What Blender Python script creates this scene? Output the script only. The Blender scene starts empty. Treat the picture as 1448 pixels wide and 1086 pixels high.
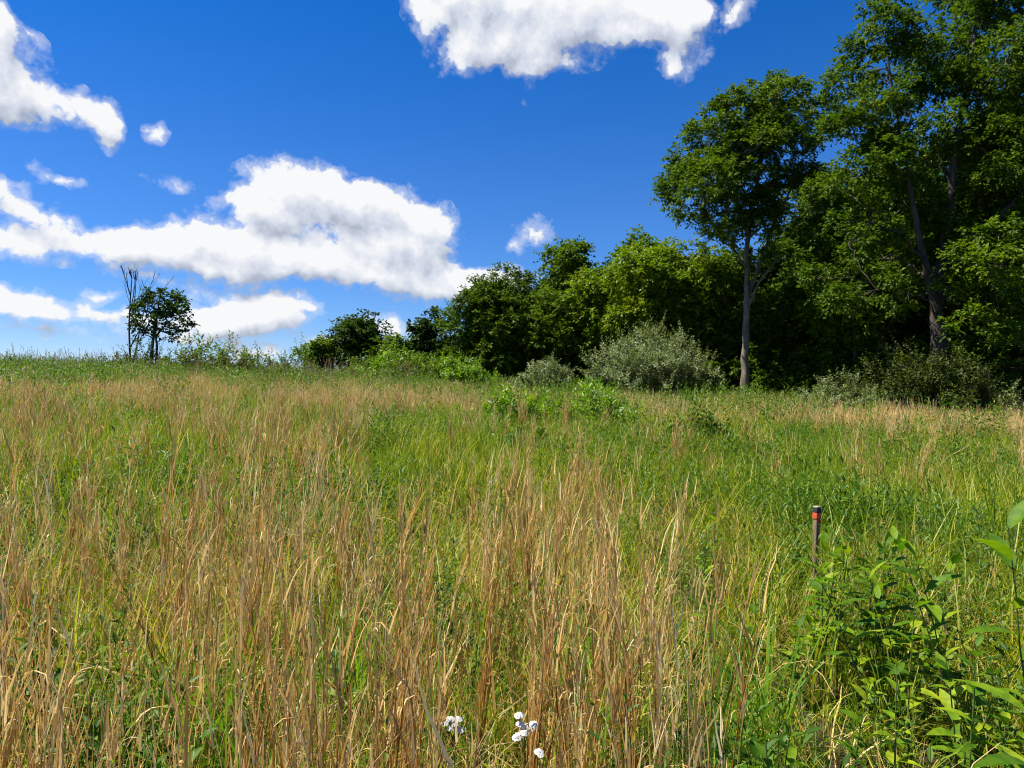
import bpy, math, random
import numpy as np
from mathutils import Vector

R = np.random.default_rng(7)
random.seed(7)
sc = bpy.context.scene
COL = sc.collection
PI = math.pi
F = 1034.0                      # focal length in photograph pixels (1448 wide)
EYE = 1.62
PITCH = math.atan(17 / F)       # eye level sits at row 560

SUN_EL = 60.0
SUN_AZ = -84.0                  # degrees from the view direction (+Y), negative = left


# ------------------------------------------------------------------ terrain
def bumps(x, y):
    return (0.05 * np.sin(x * .55 + 1.3) * np.cos(y * .47 + .4) + 0.03 * np.sin(x * 1.3 + y * .9)
            + .09 * np.sin(x * .19 + 2.) * np.sin(y * .16 + .7))


def H(x, y):
    x = np.asarray(x, float); y = np.asarray(y, float)
    xl = 60 * np.tanh(x / 60)
    yl = np.where(y > 0, 58 * np.tanh(y / 58) * 1.0, 40 * np.tanh(y / 40))
    h = -0.040 * xl + 0.0475 * yl
    over = np.maximum(0, y - 47)
    h = h - 0.0035 * np.minimum(over, 60) ** 2
    near = 1 - np.exp(-(x * x + y * y) / 9.)
    return h + bumps(x, y) * np.exp(-(np.hypot(x, y) / 120) ** 2) * near


def ray(px, py):
    """direction through a photograph pixel, scaled so that y = 1"""
    dx = (px - 724) / F; dz = -(py - 543) / F
    c, s = math.cos(PITCH), math.sin(PITCH)
    y = c - dz * s; z = s + dz * c
    return dx / y, z / y


def at(px, py, Y):
    rx, rz = ray(px, py)
    return np.array([rx * Y, Y, EYE + rz * Y])


def ground(px, Y):
    x = (px - 724) / F * Y
    return np.array([x, Y, float(H(x, Y))])


def proj(p):
    c, s = math.cos(PITCH), math.sin(PITCH)
    y = p[:, 1]; z = p[:, 2] - EYE
    d = y * c + z * s; u = -y * s + z * c
    d = np.maximum(d, .05)
    return 724 + p[:, 0] / d * F, 543 - u / d * F


# ------------------------------------------------------------------ mesh building
def nrm(v):
    return v / np.maximum(np.linalg.norm(v, axis=-1, keepdims=True), 1e-9)


class MB:
    def __init__(self):
        self.v = []; self.t = []; self.r = []; self.f3 = []; self.f4 = []; self.n = 0

    def add(self, verts, tris=None, quads=None, t=None, r=None):
        verts = np.asarray(verts, float).reshape(-1, 3); k = len(verts)
        self.v.append(verts)
        self.t.append(np.zeros(k) if t is None else np.broadcast_to(np.asarray(t, float).reshape(-1) if np.ndim(t) else t, (k,)))
        self.r.append(np.zeros(k) if r is None else np.broadcast_to(np.asarray(r, float).reshape(-1) if np.ndim(r) else r, (k,)))
        if tris is not None and len(tris): self.f3.append(np.asarray(tris, np.int64).reshape(-1, 3) + self.n)
        if quads is not None and len(quads): self.f4.append(np.asarray(quads, np.int64).reshape(-1, 4) + self.n)
        self.n += k

    def mesh(self, name, mat, smooth=True):
        me = bpy.data.meshes.new(name)
        v = np.concatenate(self.v)
        f3 = np.concatenate(self.f3) if self.f3 else np.zeros((0, 3), np.int64)
        f4 = np.concatenate(self.f4) if self.f4 else np.zeros((0, 4), np.int64)
        me.vertices.add(len(v)); me.vertices.foreach_set('co', v.astype(np.float32).ravel())
        nl = f3.size + f4.size
        me.loops.add(nl)
        me.loops.foreach_set('vertex_index', np.concatenate([f3.ravel(), f4.ravel()]).astype(np.int32))
        me.polygons.add(len(f3) + len(f4))
        st = np.concatenate([np.arange(len(f3)) * 3, f3.size + np.arange(len(f4)) * 4]).astype(np.int32)
        me.polygons.foreach_set('loop_start', st)
        if smooth:
            me.polygons.foreach_set('use_smooth', np.ones(len(st), bool))
        a = me.attributes.new('t', 'FLOAT', 'POINT'); a.data.foreach_set('value', np.concatenate(self.t).astype(np.float32))
        a = me.attributes.new('rnd', 'FLOAT', 'POINT'); a.data.foreach_set('value', np.concatenate(self.r).astype(np.float32))
        me.update(calc_edges=True)
        if mat is not None: me.materials.append(mat)
        return me

    def build(self, name, mat, parent=None, smooth=True, loc=None):
        o = bpy.data.objects.new(name, self.mesh(name, mat, smooth)); COL.objects.link(o)
        if parent is not None: o.parent = parent
        if loc is not None: o.location = loc
        return o


def tubes(mb, P, rad, sides=3, r=None, cap=False):
    """P (N,K,3) centre lines, rad (N,K)"""
    P = np.asarray(P, float)
    if P.ndim == 2: P = P[None]
    N, K, _ = P.shape
    rad = np.broadcast_to(np.asarray(rad, float), (N, K))
    T = np.gradient(P, axis=1); T = nrm(T)
    m = nrm(P[:, -1] - P[:, 0])
    ref = np.where(np.abs(m[:, 2:3]) > .7, np.array([[1., 0.17, 0]]), np.array([[0, 0.1, 1.]]))
    B = nrm(np.cross(T, ref[:, None, :])); Nn = np.cross(B, T)
    a = np.arange(sides) / sides * 2 * PI
    V = P[:, :, None, :] + rad[:, :, None, None] * (np.cos(a)[None, None, :, None] * B[:, :, None, :] + np.sin(a)[None, None, :, None] * Nn[:, :, None, :])
    i = np.arange(N)[:, None, None] * K * sides + np.arange(K - 1)[None, :, None] * sides
    s = np.arange(sides)[None, None, :]; s2 = (s + 1) % sides
    Q = np.stack([i + s, i + s2, i + s2 + sides, i + s + sides], -1)
    tt = np.broadcast_to(np.linspace(0, 1, K)[None, :, None], (N, K, sides))
    rr = np.zeros((N, K, sides)) if r is None else np.broadcast_to(np.asarray(r, float)[:, None, None], (N, K, sides))
    mb.add(V.reshape(-1, 3), quads=Q.reshape(-1, 4), t=tt.ravel(), r=rr.ravel())


def ribbons(mb, P, wid, side, r=None, t0=0., t1=1., crease=0.):
    """flat tapering blades. P (N,K,3), wid (N,K), side (N,3)"""
    N, K, _ = P.shape
    T = nrm(np.gradient(P, axis=1))
    S = side[:, None, :] - T * np.sum(T * side[:, None, :], -1, keepdims=True); S = nrm(S)
    L = P - S * wid[:, :, None] * .5; Rr = P + S * wid[:, :, None] * .5
    V = np.stack([L, Rr], 2).reshape(-1, 3)
    i = np.arange(N)[:, None] * K * 2 + np.arange(K - 1)[None, :] * 2
    Q = np.stack([i, i + 1, i + 3, i + 2], -1).reshape(-1, 4)
    tt = np.broadcast_to(np.linspace(t0, t1, K)[None, :, None], (N, K, 2)).ravel()
    rr = np.broadcast_to((np.zeros(N) if r is None else r)[:, None, None], (N, K, 2)).ravel()
    mb.add(V, quads=Q, t=tt, r=rr)


def blade_paths(base, az, L, lean, bend, K, wave=0.):
    """arching paths: start at angle lean from vertical, end at lean+bend"""
    N = len(base)
    s = np.linspace(0, 1, K)
    ang = lean[:, None] + bend[:, None] * s[None, :] ** 1.4
    if wave:
        ang = ang + wave * R.normal(size=(N, K)) * s[None, :]
    azz = az[:, None] + (wave * 1.5 * R.normal(size=(N, K)) if wave else 0)
    d = np.stack([np.sin(ang) * np.cos(azz), np.sin(ang) * np.sin(azz), np.cos(ang)], -1)
    step = L[:, None, None] / (K - 1) * d
    P = np.cumsum(step, axis=1); P = P - P[:, :1]
    return base[:, None, :] + P


def leaf_faces(mb, pos, axis, normal, L, W, r=None, detail=0, fold=.22, droop=.15):
    N = len(pos)
    if N == 0: return
    axis = nrm(axis); normal = nrm(normal - axis * np.sum(axis * normal, -1, keepdims=True))
    S = np.cross(axis, normal)
    L = np.broadcast_to(L, (N,))[:, None]; W = np.broadcast_to(W, (N,))[:, None]
    r = R.random(N) if r is None else r
    if detail == 0:
        v = np.stack([pos, pos + axis * L * .45 + S * W * .5 + normal * W * fold,
                      pos + axis * L - normal * L * droop,
                      pos + axis * L * .45 - S * W * .5 + normal * W * fold], 1)
        i = np.arange(N)[:, None] * 4
        tri = np.concatenate([i + np.array([[0, 2, 1]]), i + np.array([[0, 3, 2]])])
        mb.add(v.reshape(-1, 3), tris=tri, t=np.tile([0, .5, 1, .5], N), r=np.repeat(r, 4))
    else:
        st = [(.16, .62), (.38, 1.), (.64, .82), (.85, .42)] if detail > 1 else [(.3, .95), (.68, .72)]
        vs = [pos]; tt = [0.]
        for a, w in st:
            c = pos + axis * L * a - normal * L * droop * a * a
            vs += [c + S * W * .5 * w + normal * W * fold * w, c, c - S * W * .5 * w + normal * W * fold * w]
            tt += [a, a - .3, a]
        vs.append(pos + axis * L - normal * L * droop); tt.append(1.)
        k = len(vs); v = np.stack(vs, 1)
        i = np.arange(N)[:, None] * k
        tr = [[0, 2, 1], [0, 3, 2]]; q = []
        for j in range(len(st) - 1):
            b = 1 + 3 * j
            q += [[b, b + 1, b + 4, b + 3], [b + 1, b + 2, b + 5, b + 4]]
        b = 1 + 3 * (len(st) - 1)
        tr += [[b, b + 1, k - 1], [b + 1, b + 2, k - 1]]
        tris = np.concatenate([i + np.array([x]) for x in tr])
        quads = np.concatenate([i + np.array([x]) for x in q])
        mb.add(v.reshape(-1, 3), tris=tris, quads=quads, t=np.tile(tt, N), r=np.repeat(r, k))


def rdir(n):
    return nrm(R.normal(size=(n, 3)))


# ------------------------------------------------------------------ materials
def new_mat(name):
    m = bpy.data.materials.new(name); m.use_nodes = True
    nt = m.node_tree; nt.nodes.clear()
    return m, nt, nt.nodes.new


def plant_mat(name, ramp, trans, tmix=.35, rough=.5, spec=.3, patch=None, patch_scale=.5, tip=None, tip_at=.75, jitter=0., shade_pow=1):
    """ramp: list of (pos, rgb) picked by the per-blade / per-leaf random value; tip: a colour the plant has towards its tips"""
    m, nt, N = new_mat(name); ln = nt.links.new
    out = N('ShaderNodeOutputMaterial'); mix = N('ShaderNodeMixShader')
    p = N('ShaderNodeBsdfPrincipled'); tr = N('ShaderNodeBsdfTranslucent')
    at_ = N('ShaderNodeAttribute'); at_.attribute_name = 'rnd'
    oi = N('ShaderNodeObjectInfo')
    a1 = N('ShaderNodeMath'); a1.operation = 'MULTIPLY_ADD'
    ln(oi.outputs['Random'], a1.inputs[0]); a1.inputs[1].default_value = jitter; a1.inputs[2].default_value = -jitter / 2
    a2 = N('ShaderNodeMath'); a2.operation = 'ADD'; a2.use_clamp = True
    ln(at_.outputs['Fac'], a2.inputs[0]); ln(a1.outputs[0], a2.inputs[1])
    cr = N('ShaderNodeValToRGB')
    el = cr.color_ramp.elements
    while len(el) < len(ramp): el.new(.5)
    for e, (ps, c) in zip(el, ramp): e.position = ps; e.color = (*c, 1)
    ln(a2.outputs[0], cr.inputs[0])
    colr = cr.outputs[0]
    if patch is not None:
        geo = N('ShaderNodeNewGeometry'); nz = N('ShaderNodeTexNoise'); nz.inputs['Scale'].default_value = patch_scale; nz.inputs['Detail'].default_value = 3
        ln(geo.outputs['Position'], nz.inputs['Vector'])
        mr = N('ShaderNodeMapRange'); mr.inputs[1].default_value = .42; mr.inputs[2].default_value = .62
        ln(nz.outputs[0], mr.inputs[0])
        mx = N('ShaderNodeMix'); mx.data_type = 'RGBA'; mx.blend_type = 'MULTIPLY'
        mx.inputs['B'].default_value = (*patch, 1)
        ln(mr.outputs[0], mx.inputs['Factor']); ln(colr, mx.inputs['A']); colr = mx.outputs['Result']
    if tip is not None:
        att = N('ShaderNodeAttribute'); att.attribute_name = 't'
        mr = N('ShaderNodeMapRange'); mr.inputs[1].default_value = tip_at - .25; mr.inputs[2].default_value = tip_at + .25
        ln(att.outputs['Fac'], mr.inputs[0])
        mx = N('ShaderNodeMix'); mx.data_type = 'RGBA'; mx.inputs['B'].default_value = (*tip, 1)
        ln(mr.outputs[0], mx.inputs['Factor']); ln(colr, mx.inputs['A']); colr = mx.outputs['Result']
    ln(colr, p.inputs['Base Color'])
    p.inputs['Roughness'].default_value = rough; p.inputs['Specular IOR Level'].default_value = spec
    tm = N('ShaderNodeMix'); tm.data_type = 'RGBA'; tm.blend_type = 'MULTIPLY'; tm.inputs['Factor'].default_value = 1
    tm.inputs['B'].default_value = (*trans, 1); ln(colr, tm.inputs['A']); ln(tm.outputs['Result'], tr.inputs['Color'])
    mix.inputs[0].default_value = tmix
    ln(p.outputs[0], mix.inputs[1]); ln(tr.outputs[0], mix.inputs[2]); ln(mix.outputs[0], out.inputs[0])
    return m


def rough_mat(name, c1, c2, scale=8, stretch=(1, 1, 1), bump=.3, rough=.85, detail=6, coords='Object', c3=None):
    m, nt, N = new_mat(name); ln = nt.links.new
    out = N('ShaderNodeOutputMaterial'); p = N('ShaderNodeBsdfPrincipled')
    tc = N('ShaderNodeTexCoord'); mp = N('ShaderNodeMapping'); mp.inputs['Scale'].default_value = stretch
    ln(tc.outputs[coords], mp.inputs[0])
    nz = N('ShaderNodeTexNoise'); nz.inputs['Scale'].default_value = scale; nz.inputs['Detail'].default_value = detail; nz.inputs['Roughness'].default_value = .65
    ln(mp.outputs[0], nz.inputs['Vector'])
    cr = N('ShaderNodeValToRGB'); cr.color_ramp.elements[0].position = .35; cr.color_ramp.elements[1].position = .68
    cr.color_ramp.elements[0].color = (*c1, 1); cr.color_ramp.elements[1].color = (*c2, 1)
    if c3:
        e = cr.color_ramp.elements.new(.52); e.color = (*c3, 1)
    ln(nz.outputs[0], cr.inputs[0]); ln(cr.outputs[0], p.inputs['Base Color'])
    p.inputs['Roughness'].default_value = rough; p.inputs['Specular IOR Level'].default_value = .2
    bm = N('ShaderNodeBump'); bm.inputs['Strength'].default_value = bump; bm.inputs['Distance'].default_value = .03
    ln(nz.outputs[0], bm.inputs['Height']); ln(bm.outputs[0], p.inputs['Normal'])
    ln(p.outputs[0], out.inputs[0])
    return m


TR = (1.25, 1.35, .55)
M = {}
M['soil'] = rough_mat('thatch_soil', (.018, .014, .007), (.06, .045, .02), 3.5, bump=.6, c3=(.03, .028, .01))
M['bark'] = rough_mat('grey_bark', (.09, .07, .048), (.29, .235, .165), 5, (1, 1, .22), 1., c3=(.18, .145, .10))
M['bark_dark'] = rough_mat('dark_bark', (.035, .028, .02), (.13, .10, .07), 6, (1, 1, .25), .8)
M['bark_snag'] = rough_mat('snag_bark', (.05, .04, .033), (.12, .1, .08), 8, (1, 1, .3), .5)
M['green'] = plant_mat('green_grass_blades', [(0, (.08, .16, .003)), (.35, (.225, .29, .004)), (.66, (.39, .385, .010)), (.84, (.50, .44, .05)), (1, (.62, .49, .17))],
                       (1.2, 1.25, .3), .36, .45, .3, patch=(.62, .84, .6), patch_scale=.45)
M['wide'] = plant_mat('broad_green_blades', [(0, (.07, .19, .010)), (.6, (.13, .27, .014)), (1, (.19, .32, .025))], TR, .42, .38, .4)
M['dry'] = plant_mat('dry_grass_stems', [(0, (.35, .16, .028)), (.22, (.55, .32, .08)), (.5, (.71, .475, .15)), (.8, (.81, .61, .26)), (1, (.88, .76, .46))],
                     (1.1, 1., .8), .28, .55, .25, patch=(.86, .82, .78), patch_scale=.6, tip=(.80, .60, .28), tip_at=.92)
M['seed'] = plant_mat('seed_heads', [(0, (.22, .12, .06)), (.5, (.36, .22, .11)), (1, (.5, .36, .22))], (1, 1, .8), .25, .7, .1)
M['weed'] = plant_mat('weed_leaves', [(0, (.035, .085, .008)), (.5, (.085, .155, .012)), (1, (.19, .25, .02))], TR, .36, .5, .25, patch=(.75, .9, .8), patch_scale=.5)
M['forb'] = plant_mat('broadleaf_leaves', patch=(.62, .74, .6), patch_scale=38, ramp= [(0, (.055, .13, .006)), (.5, (.115, .215, .008)), (.8, (.20, .30, .010)), (1, (.34, .40, .016))], trans=TR, tmix=.42, rough=.55, spec=.18, jitter=.2)
M['forb_stem'] = plant_mat('forb_stems', [(0, (.05, .09, .02)), (1, (.11, .14, .04))], TR, .1, .5, .3)
M['dark_stem'] = plant_mat('dark_stems', [(0, (.03, .022, .014)), (1, (.07, .05, .03))], TR, .05, .5, .3)
M['leaf_oak'] = plant_mat('tree_leaves_deep', [(0, (.04, .078, .005)), (.55, (.085, .14, .006)), (1, (.17, .21, .010))], TR, .38, .55, .2, patch=(.8, .9, .85), patch_scale=.35, jitter=.1)
M['leaf_mid'] = plant_mat('tree_leaves_mid', [(0, (.048, .095, .005)), (.55, (.10, .16, .006)), (1, (.19, .225, .010))], TR, .4, .55, .2, patch=(.8, .9, .85), patch_scale=.35, jitter=.1)
M['leaf_bright'] = plant_mat('tree_leaves_yellow_green', [(0, (.09, .15, .004)), (.55, (.18, .245, .005)), (1, (.29, .31, .010))], TR, .42, .45, .35, patch=(.75, .88, .85), patch_scale=.4, jitter=.1)
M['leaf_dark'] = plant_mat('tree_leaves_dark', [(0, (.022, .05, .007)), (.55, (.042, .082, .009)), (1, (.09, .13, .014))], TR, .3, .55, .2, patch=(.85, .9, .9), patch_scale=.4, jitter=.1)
M['leaf_sage'] = plant_mat('shrub_leaves_silver', [(0, (.10, .14, .04)), (.5, (.19, .235, .08)), (1, (.33, .365, .16))], (1.1, 1.2, .6), .3, .5, .4, jitter=.1)
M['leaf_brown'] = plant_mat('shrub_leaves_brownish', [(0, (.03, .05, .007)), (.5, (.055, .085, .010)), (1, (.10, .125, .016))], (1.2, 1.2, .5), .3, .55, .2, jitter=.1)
M['leaf_sumac'] = plant_mat('shrub_leaves_sumac', [(0, (.075, .16, .004)), (.5, (.14, .26, .006)), (1, (.25, .34, .010))], TR, .4, .42, .4, jitter=.15)


# ------------------------------------------------------------------ tagging
def tag(o, label=None, cat=None, group=None, kind=None):
    if label: o['label'] = label
    if cat: o['category'] = cat
    if group: o['group'] = group
    if kind: o['kind'] = kind
    return o


def empty(name, loc, label=None, cat=None, group=None):
    o = bpy.data.objects.new(name, None); COL.objects.link(o); o.location = loc; o.empty_display_size = .2
    return tag(o, label, cat, group)


def dup(root, loc, rz, s, label, group):
    r = root.copy(); COL.objects.link(r); r.location = loc; r.rotation_euler = (0, 0, rz); r.scale = (s, s, s)
    r['label'] = label
    if group: r['group'] = group
    for ch in list(root.children):
        c = ch.copy(); COL.objects.link(c); c.parent = r
    return r


# ------------------------------------------------------------------ ground sheet
def make_ground():
    n = 240
    s = np.linspace(-1, 1, n)
    g = np.sinh(s * 5.6) / math.sinh(5.6) * 1600
    X, Y = np.meshgrid(g, g + 6)
    Z = H(X, Y)
    v = np.stack([X, Y, Z], -1).reshape(-1, 3)
    i = (np.arange(n - 1)[:, None] * n + np.arange(n - 1)[None, :]).ravel()
    q = np.stack([i, i + 1, i + n + 1, i + n], -1)
    mb = MB(); mb.add(v, quads=q)
    o = mb.build('ground', M['soil'])
    tag(o, 'meadow ground under the tall grass, rising to the left', 'ground', kind='structure')


make_ground()

# ------------------------------------------------------------------ scatter ("stuff")
def scatter(name, layers, sources, mat, label, cat):
    """every tuft of a layer is turned, scaled, tinted and set on the ground; all of them make one mesh"""
    out = MB()
    src = [(np.concatenate(m.v), np.concatenate(m.t), np.concatenate(m.r),
            np.concatenate(m.f3) if m.f3 else np.zeros((0, 3), int), np.concatenate(m.f4) if m.f4 else np.zeros((0, 4), int)) for m in sources]
    P, RT, SC, IX = put(layers)
    for k, (v, t, r, f3, f4) in enumerate(src):
        q = np.where(IX == k)[0]; n = len(q)
        if not n: continue
        cx, sx = np.cos(RT[q, 0]), np.sin(RT[q, 0]); cy, sy = np.cos(RT[q, 1]), np.sin(RT[q, 1]); cz, sz = np.cos(RT[q, 2]), np.sin(RT[q, 2])
        vv = v[None] * SC[q][:, None, :]
        x, y, z = vv[..., 0], vv[..., 1], vv[..., 2]
        x, y = x * cz[:, None] - y * sz[:, None], x * sz[:, None] + y * cz[:, None]
        y, z = y * cx[:, None] - z * sx[:, None], y * sx[:, None] + z * cx[:, None]
        x, z = x * cy[:, None] + z * sy[:, None], -x * sy[:, None] + z * cy[:, None]
        V = np.stack([x, y, z], -1) + P[q][:, None, :]
        off = (np.arange(n) * len(v))[:, None, None]
        jit = R.uniform(-.22, .22, n)[:, None]
        out.add(V.reshape(-1, 3), tris=(f3[None] + off).reshape(-1, 3), quads=(f4[None] + off).reshape(-1, 4),
                t=np.tile(t, n), r=np.clip(r[None] + jit, 0, 1).ravel())
    o = out.build(name, mat)
    tag(o, label, cat, kind='stuff')
    print(name, 'tufts', len(P), 'verts', out.n)
    return o


# where dry grass grows: coarse table over the view, turned into ground positions
DX = np.linspace(0, 1448, 11)
DY = np.array([515, 535, 552, 580, 640, 720, 820, 950, 1086.])
DRY = np.array([
    [.05, .05, .05, .05, .05, .05, .05, .05, .1, .2, .2],
    [.10, .10, .10, .08, .10, .15, .25, .25, .3, .3, .3],
    [.65, .50, .50, .45, .40, .25, .20, .20, .32, .5, .6],
    [.85, .75, .75, .75, .60, .35, .28, .32, .45, .6, .85],
    [.70, .55, .80, .75, .40, .42, .40, .18, .25, .3, .35],
    [.50, .35, .92, .70, .50, .65, .62, .25, .20, .22, .20],
    [.70, .45, .90, .75, .50, .68, .66, .10, .08, .10, .08],
    [.85, .60, .60, .90, .60, .58, .78, .18, .04, .06, .04],
    [.85, .70, .45, .95, .60, .55, .85, .25, .03, .04, .03]])


def dryness(x, y):
    z = H(x, y) + .45
    px, py = proj(np.stack([x, y, z], -1))
    py = py + (11 + (py - 520).clip(0, 200) * .12) * (patchiness(x, y, .7, 9.) - .5) * 2; px = px + 90 * (patchiness(x, y, .45, 12.) - .5)
    px = np.clip(px, 0, 1447.9); py = np.clip(py, DY[0], DY[-1] - .1)
    ix = np.clip((px / 144.8).astype(int), 0, 9); fx = px / 144.8 - ix
    iy = np.clip(np.searchsorted(DY, py, side='right') - 1, 0, len(DY) - 2)
    fy = (py - DY[iy]) / (DY[iy + 1] - DY[iy])
    d = (DRY[iy, ix] * (1 - fx) + DRY[iy, ix + 1] * fx) * (1 - fy) + (DRY[iy + 1, ix] * (1 - fx) + DRY[iy + 1, ix + 1] * fx) * fy
    return d * np.clip(.35 + 1.1 * patchiness(x, y, .9, .6), .3, 1.25)


def patchiness(x, y, s, seed=0.):
    return .5 + .25 * (np.sin(x * s * 1.7 + 1.1 * np.sin(y * s * 1.3 + seed) + seed) + np.sin(y * s * 1.9 + 1.3 * np.sin(x * s * 1.1 + seed * 2) + 2 * seed))


def field_points(r0, r1, dens, half=46, back=2.5):
    """random ground positions between two distances from the camera, in a wide wedge"""
    a = math.radians(half)
    area = a * ((r1 + back) ** 2 - (r0 + back) ** 2)
    n = int(area * dens)
    r = np.sqrt(R.random(n) * ((r1 + back) ** 2 - (r0 + back) ** 2) + (r0 + back) ** 2)
    th = R.uniform(-a, a, n)
    x = r * np.sin(th); y = r * np.cos(th) - back
    k = np.hypot(x, y) > .8
    return x[k], y[k]


FLOWERS = [(640, 1022, 2.25), (741, 1027, 2.2), (763, 1064, 2.1)]
OPEN = []          # (x, y, half width): open lanes in front of small things


def lanes(x, y, keep):
    for (fx, fy, w, t0) in OPEN:
        tpar = (x * fx + y * fy) / (fx * fx + fy * fy)
        d = np.abs(x * fy - y * fx) / math.hypot(fx, fy)
        keep &= ~((tpar < 1.02) & (tpar > t0) & (d < w * np.clip(tpar + .15, .3, 1)))
    return keep


for (a, b, c) in FLOWERS:
    p = at(a, b, c); OPEN.append((p[0], p[1], .105, .1))
FORB_AT = [(1198, 3.4, .12), (1318, 3.2, .09), (1480, 2.05, .06), (1410, 2.7, .12), (992, 4.7, .09), (985, 3.9, .09), (1290, 2.6, .09), (1120, 3.6, .1)]
for (a, b, c) in FORB_AT: OPEN.append(((a - 724) / F * b, b, c, .66))
p = at(1150, 720, 5.0); OPEN.append((p[0], p[1], .035, .72))


# ---- tuft meshes
def tuft_green(n, spread, L0, L1, w, K, bend=1.3):
    mb = MB()
    base = np.zeros((n, 3)); base[:, :2] = R.normal(size=(n, 2)) * spread
    az = R.uniform(0, 2 * PI, n); L = R.uniform(L0, L1, n)
    P = blade_paths(base, az, L, R.uniform(.02, .35, n), R.uniform(.2, bend, n) ** 1.3, K, .05)
    s = np.linspace(0, 1, K)
    wid = w * R.uniform(.6, 1.3, n)[:, None] * (np.minimum(1, .55 + s * 1.6) * np.maximum(.04, 1 - s ** 2.2))[None, :]
    sa = az + PI / 2 + R.normal(size=n) * .7
    ribbons(mb, P, wid, np.stack([np.cos(sa), np.sin(sa), 0 * sa], -1), r=R.random(n) ** 1.25)
    return mb


def tuft_dry(ns, spread, h0, h1, rad, leaves, lw, K=7, sides=3, base_leaves=8):
    """a bunch of upright dead stems with narrow clasping leaves and curled tips"""
    mb = MB()
    base = np.zeros((ns, 3)); base[:, :2] = R.normal(size=(ns, 2)) * spread
    az = R.uniform(0, 2 * PI) + R.normal(size=ns) * .4; L = R.uniform(h0, h1, ns)       # the stems of a bunch lean together
    stray = R.random(ns) < .18
    lean = np.abs(R.uniform(0, .19) + R.normal(size=ns) * .03) + stray * R.uniform(0, .22, ns)
    bend = R.uniform(-.06, .26) + R.normal(size=ns) * .07 + stray * R.uniform(0, .5, ns)
    P = blade_paths(base, az, L, lean, bend, K, .038)
    s = np.linspace(0, 1, K); rs = R.random(ns)
    rr = rad * R.uniform(.7, 1.3, ns)[:, None] * (1 - .75 * s)[None, :]
    if sides >= 3: tubes(mb, P, rr, sides, r=rs * .75)
    else:
        sa = R.uniform(0, PI, ns); ribbons(mb, P, rr * 2.4, np.stack([np.cos(sa), np.sin(sa), 0 * sa], -1), r=rs)
    nl = ns * leaves
    if nl:
        si = np.repeat(np.arange(ns), leaves); f = R.uniform(.12, .97, nl)
        fi = f * (K - 1); i0 = np.minimum(fi.astype(int), K - 2); fr = (fi - i0)[:, None]
        b = P[si, i0] * (1 - fr) + P[si, i0 + 1] * fr
        a = R.uniform(0, 2 * PI, nl); LL = R.uniform(.06, .26, nl) * (1.1 - .5 * f)
        cu = R.random(nl) < .10; LL = np.where(cu, LL * .6, LL); curl = np.where(cu, R.uniform(1., 2.8, nl), R.uniform(-.12, .35, nl))
        PP = blade_paths(b, a, LL, R.uniform(.03, .20, nl) + np.clip(f - .5, 0, 1) * R.uniform(0, .7, nl), curl, 5, .12)
        s5 = np.linspace(0, 1, 5)
        w = lw * R.uniform(.6, 1.3, nl)[:, None] * (1 - .85 * s5 ** 1.5)[None, :]
        sa = a + PI / 2 + R.normal(size=nl) * .6
        ribbons(mb, PP, w, np.stack([np.cos(sa), np.sin(sa), 0 * sa], -1), r=np.clip(rs[si] * .6 + R.uniform(0, .55, nl), 0, 1))
    if base_leaves:
        nb = base_leaves; bb = np.zeros((nb, 3)); bb[:, :2] = R.normal(size=(nb, 2)) * spread
        a = R.uniform(0, 2 * PI, nb)
        PP = blade_paths(bb, a, R.uniform(.2, .55, nb), R.uniform(.1, .6, nb), R.uniform(.5, 2.4, nb), 7, .12)
        s7 = np.linspace(0, 1, 7)
        w = lw * R.uniform(.6, 1.2, nb)[:, None] * (1 - .85 * s7 ** 1.5)[None, :]
        sa = a + PI / 2 + R.normal(size=nb) * .5
        ribbons(mb, PP, w, np.stack([np.cos(sa), np.sin(sa), 0 * sa], -1), r=R.uniform(0, .9, nb))
    return mb


def stems_with_leaves(mbs, mbl, base, az, L, lean, bend, rad, nleaf, ll, lw, K=7, start=.15, detail=0, up=.55, sides=4, pinnate=False, droop=.15, opp=False, shrink=.35):
    """leafy stems. base (N,3)"""
    N = len(base)
    P = blade_paths(base, az, L, lean, bend, K, .04)
    s = np.linspace(0, 1, K)
    if mbs is not None: tubes(mbs, P, rad * (1 - .75 * s)[None, :] * np.ones((N, 1)), sides, r=R.random(N))
    n = N * nleaf
    si = np.repeat(np.arange(N), nleaf)
    f = np.tile(np.linspace(start, 1., nleaf), N) + R.normal(size=n) * .015
    f = np.clip(f, 0, 1)
    fi = f * (K - 1); i0 = np.minimum(fi.astype(int), K - 2); fr = (fi - i0)[:, None]
    pos = P[si, i0] * (1 - fr) + P[si, i0 + 1] * fr
    T = nrm(P[si, i0 + 1] - P[si, i0])
    k = np.tile(np.arange(nleaf), N)
    if opp: ph = (k % 2) * PI + (k // 2) * PI / 2
    else: ph = k * 2.4
    ph = ph + np.repeat(R.uniform(0, 6, N), nleaf) + R.normal(size=n) * .25
    ref = np.where(np.abs(T[:, 2:3]) > .8, np.array([[1., 0, 0]]), np.array([[0, 0, 1.]]))
    B = nrm(np.cross(T, ref)); C = np.cross(B, T)
    out = np.cos(ph)[:, None] * B + np.sin(ph)[:, None] * C
    ax = nrm(out + T * (up + .9 * np.maximum(0, f - .75)[:, None] * 4) + R.normal(size=(n, 3)) * .12)
    nm = nrm(T * 1.0 + np.array([0, 0, .5]) - out * .2 + R.normal(size=(n, 3)) * .2)
    sz = (1 - shrink * np.abs(f - .5) * 2) * R.uniform(.75, 1.2, n)
    leaf_faces(mbl, pos, ax, nm, ll * sz, lw * sz, detail=detail, droop=droop, fold=.18)
    return P


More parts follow.
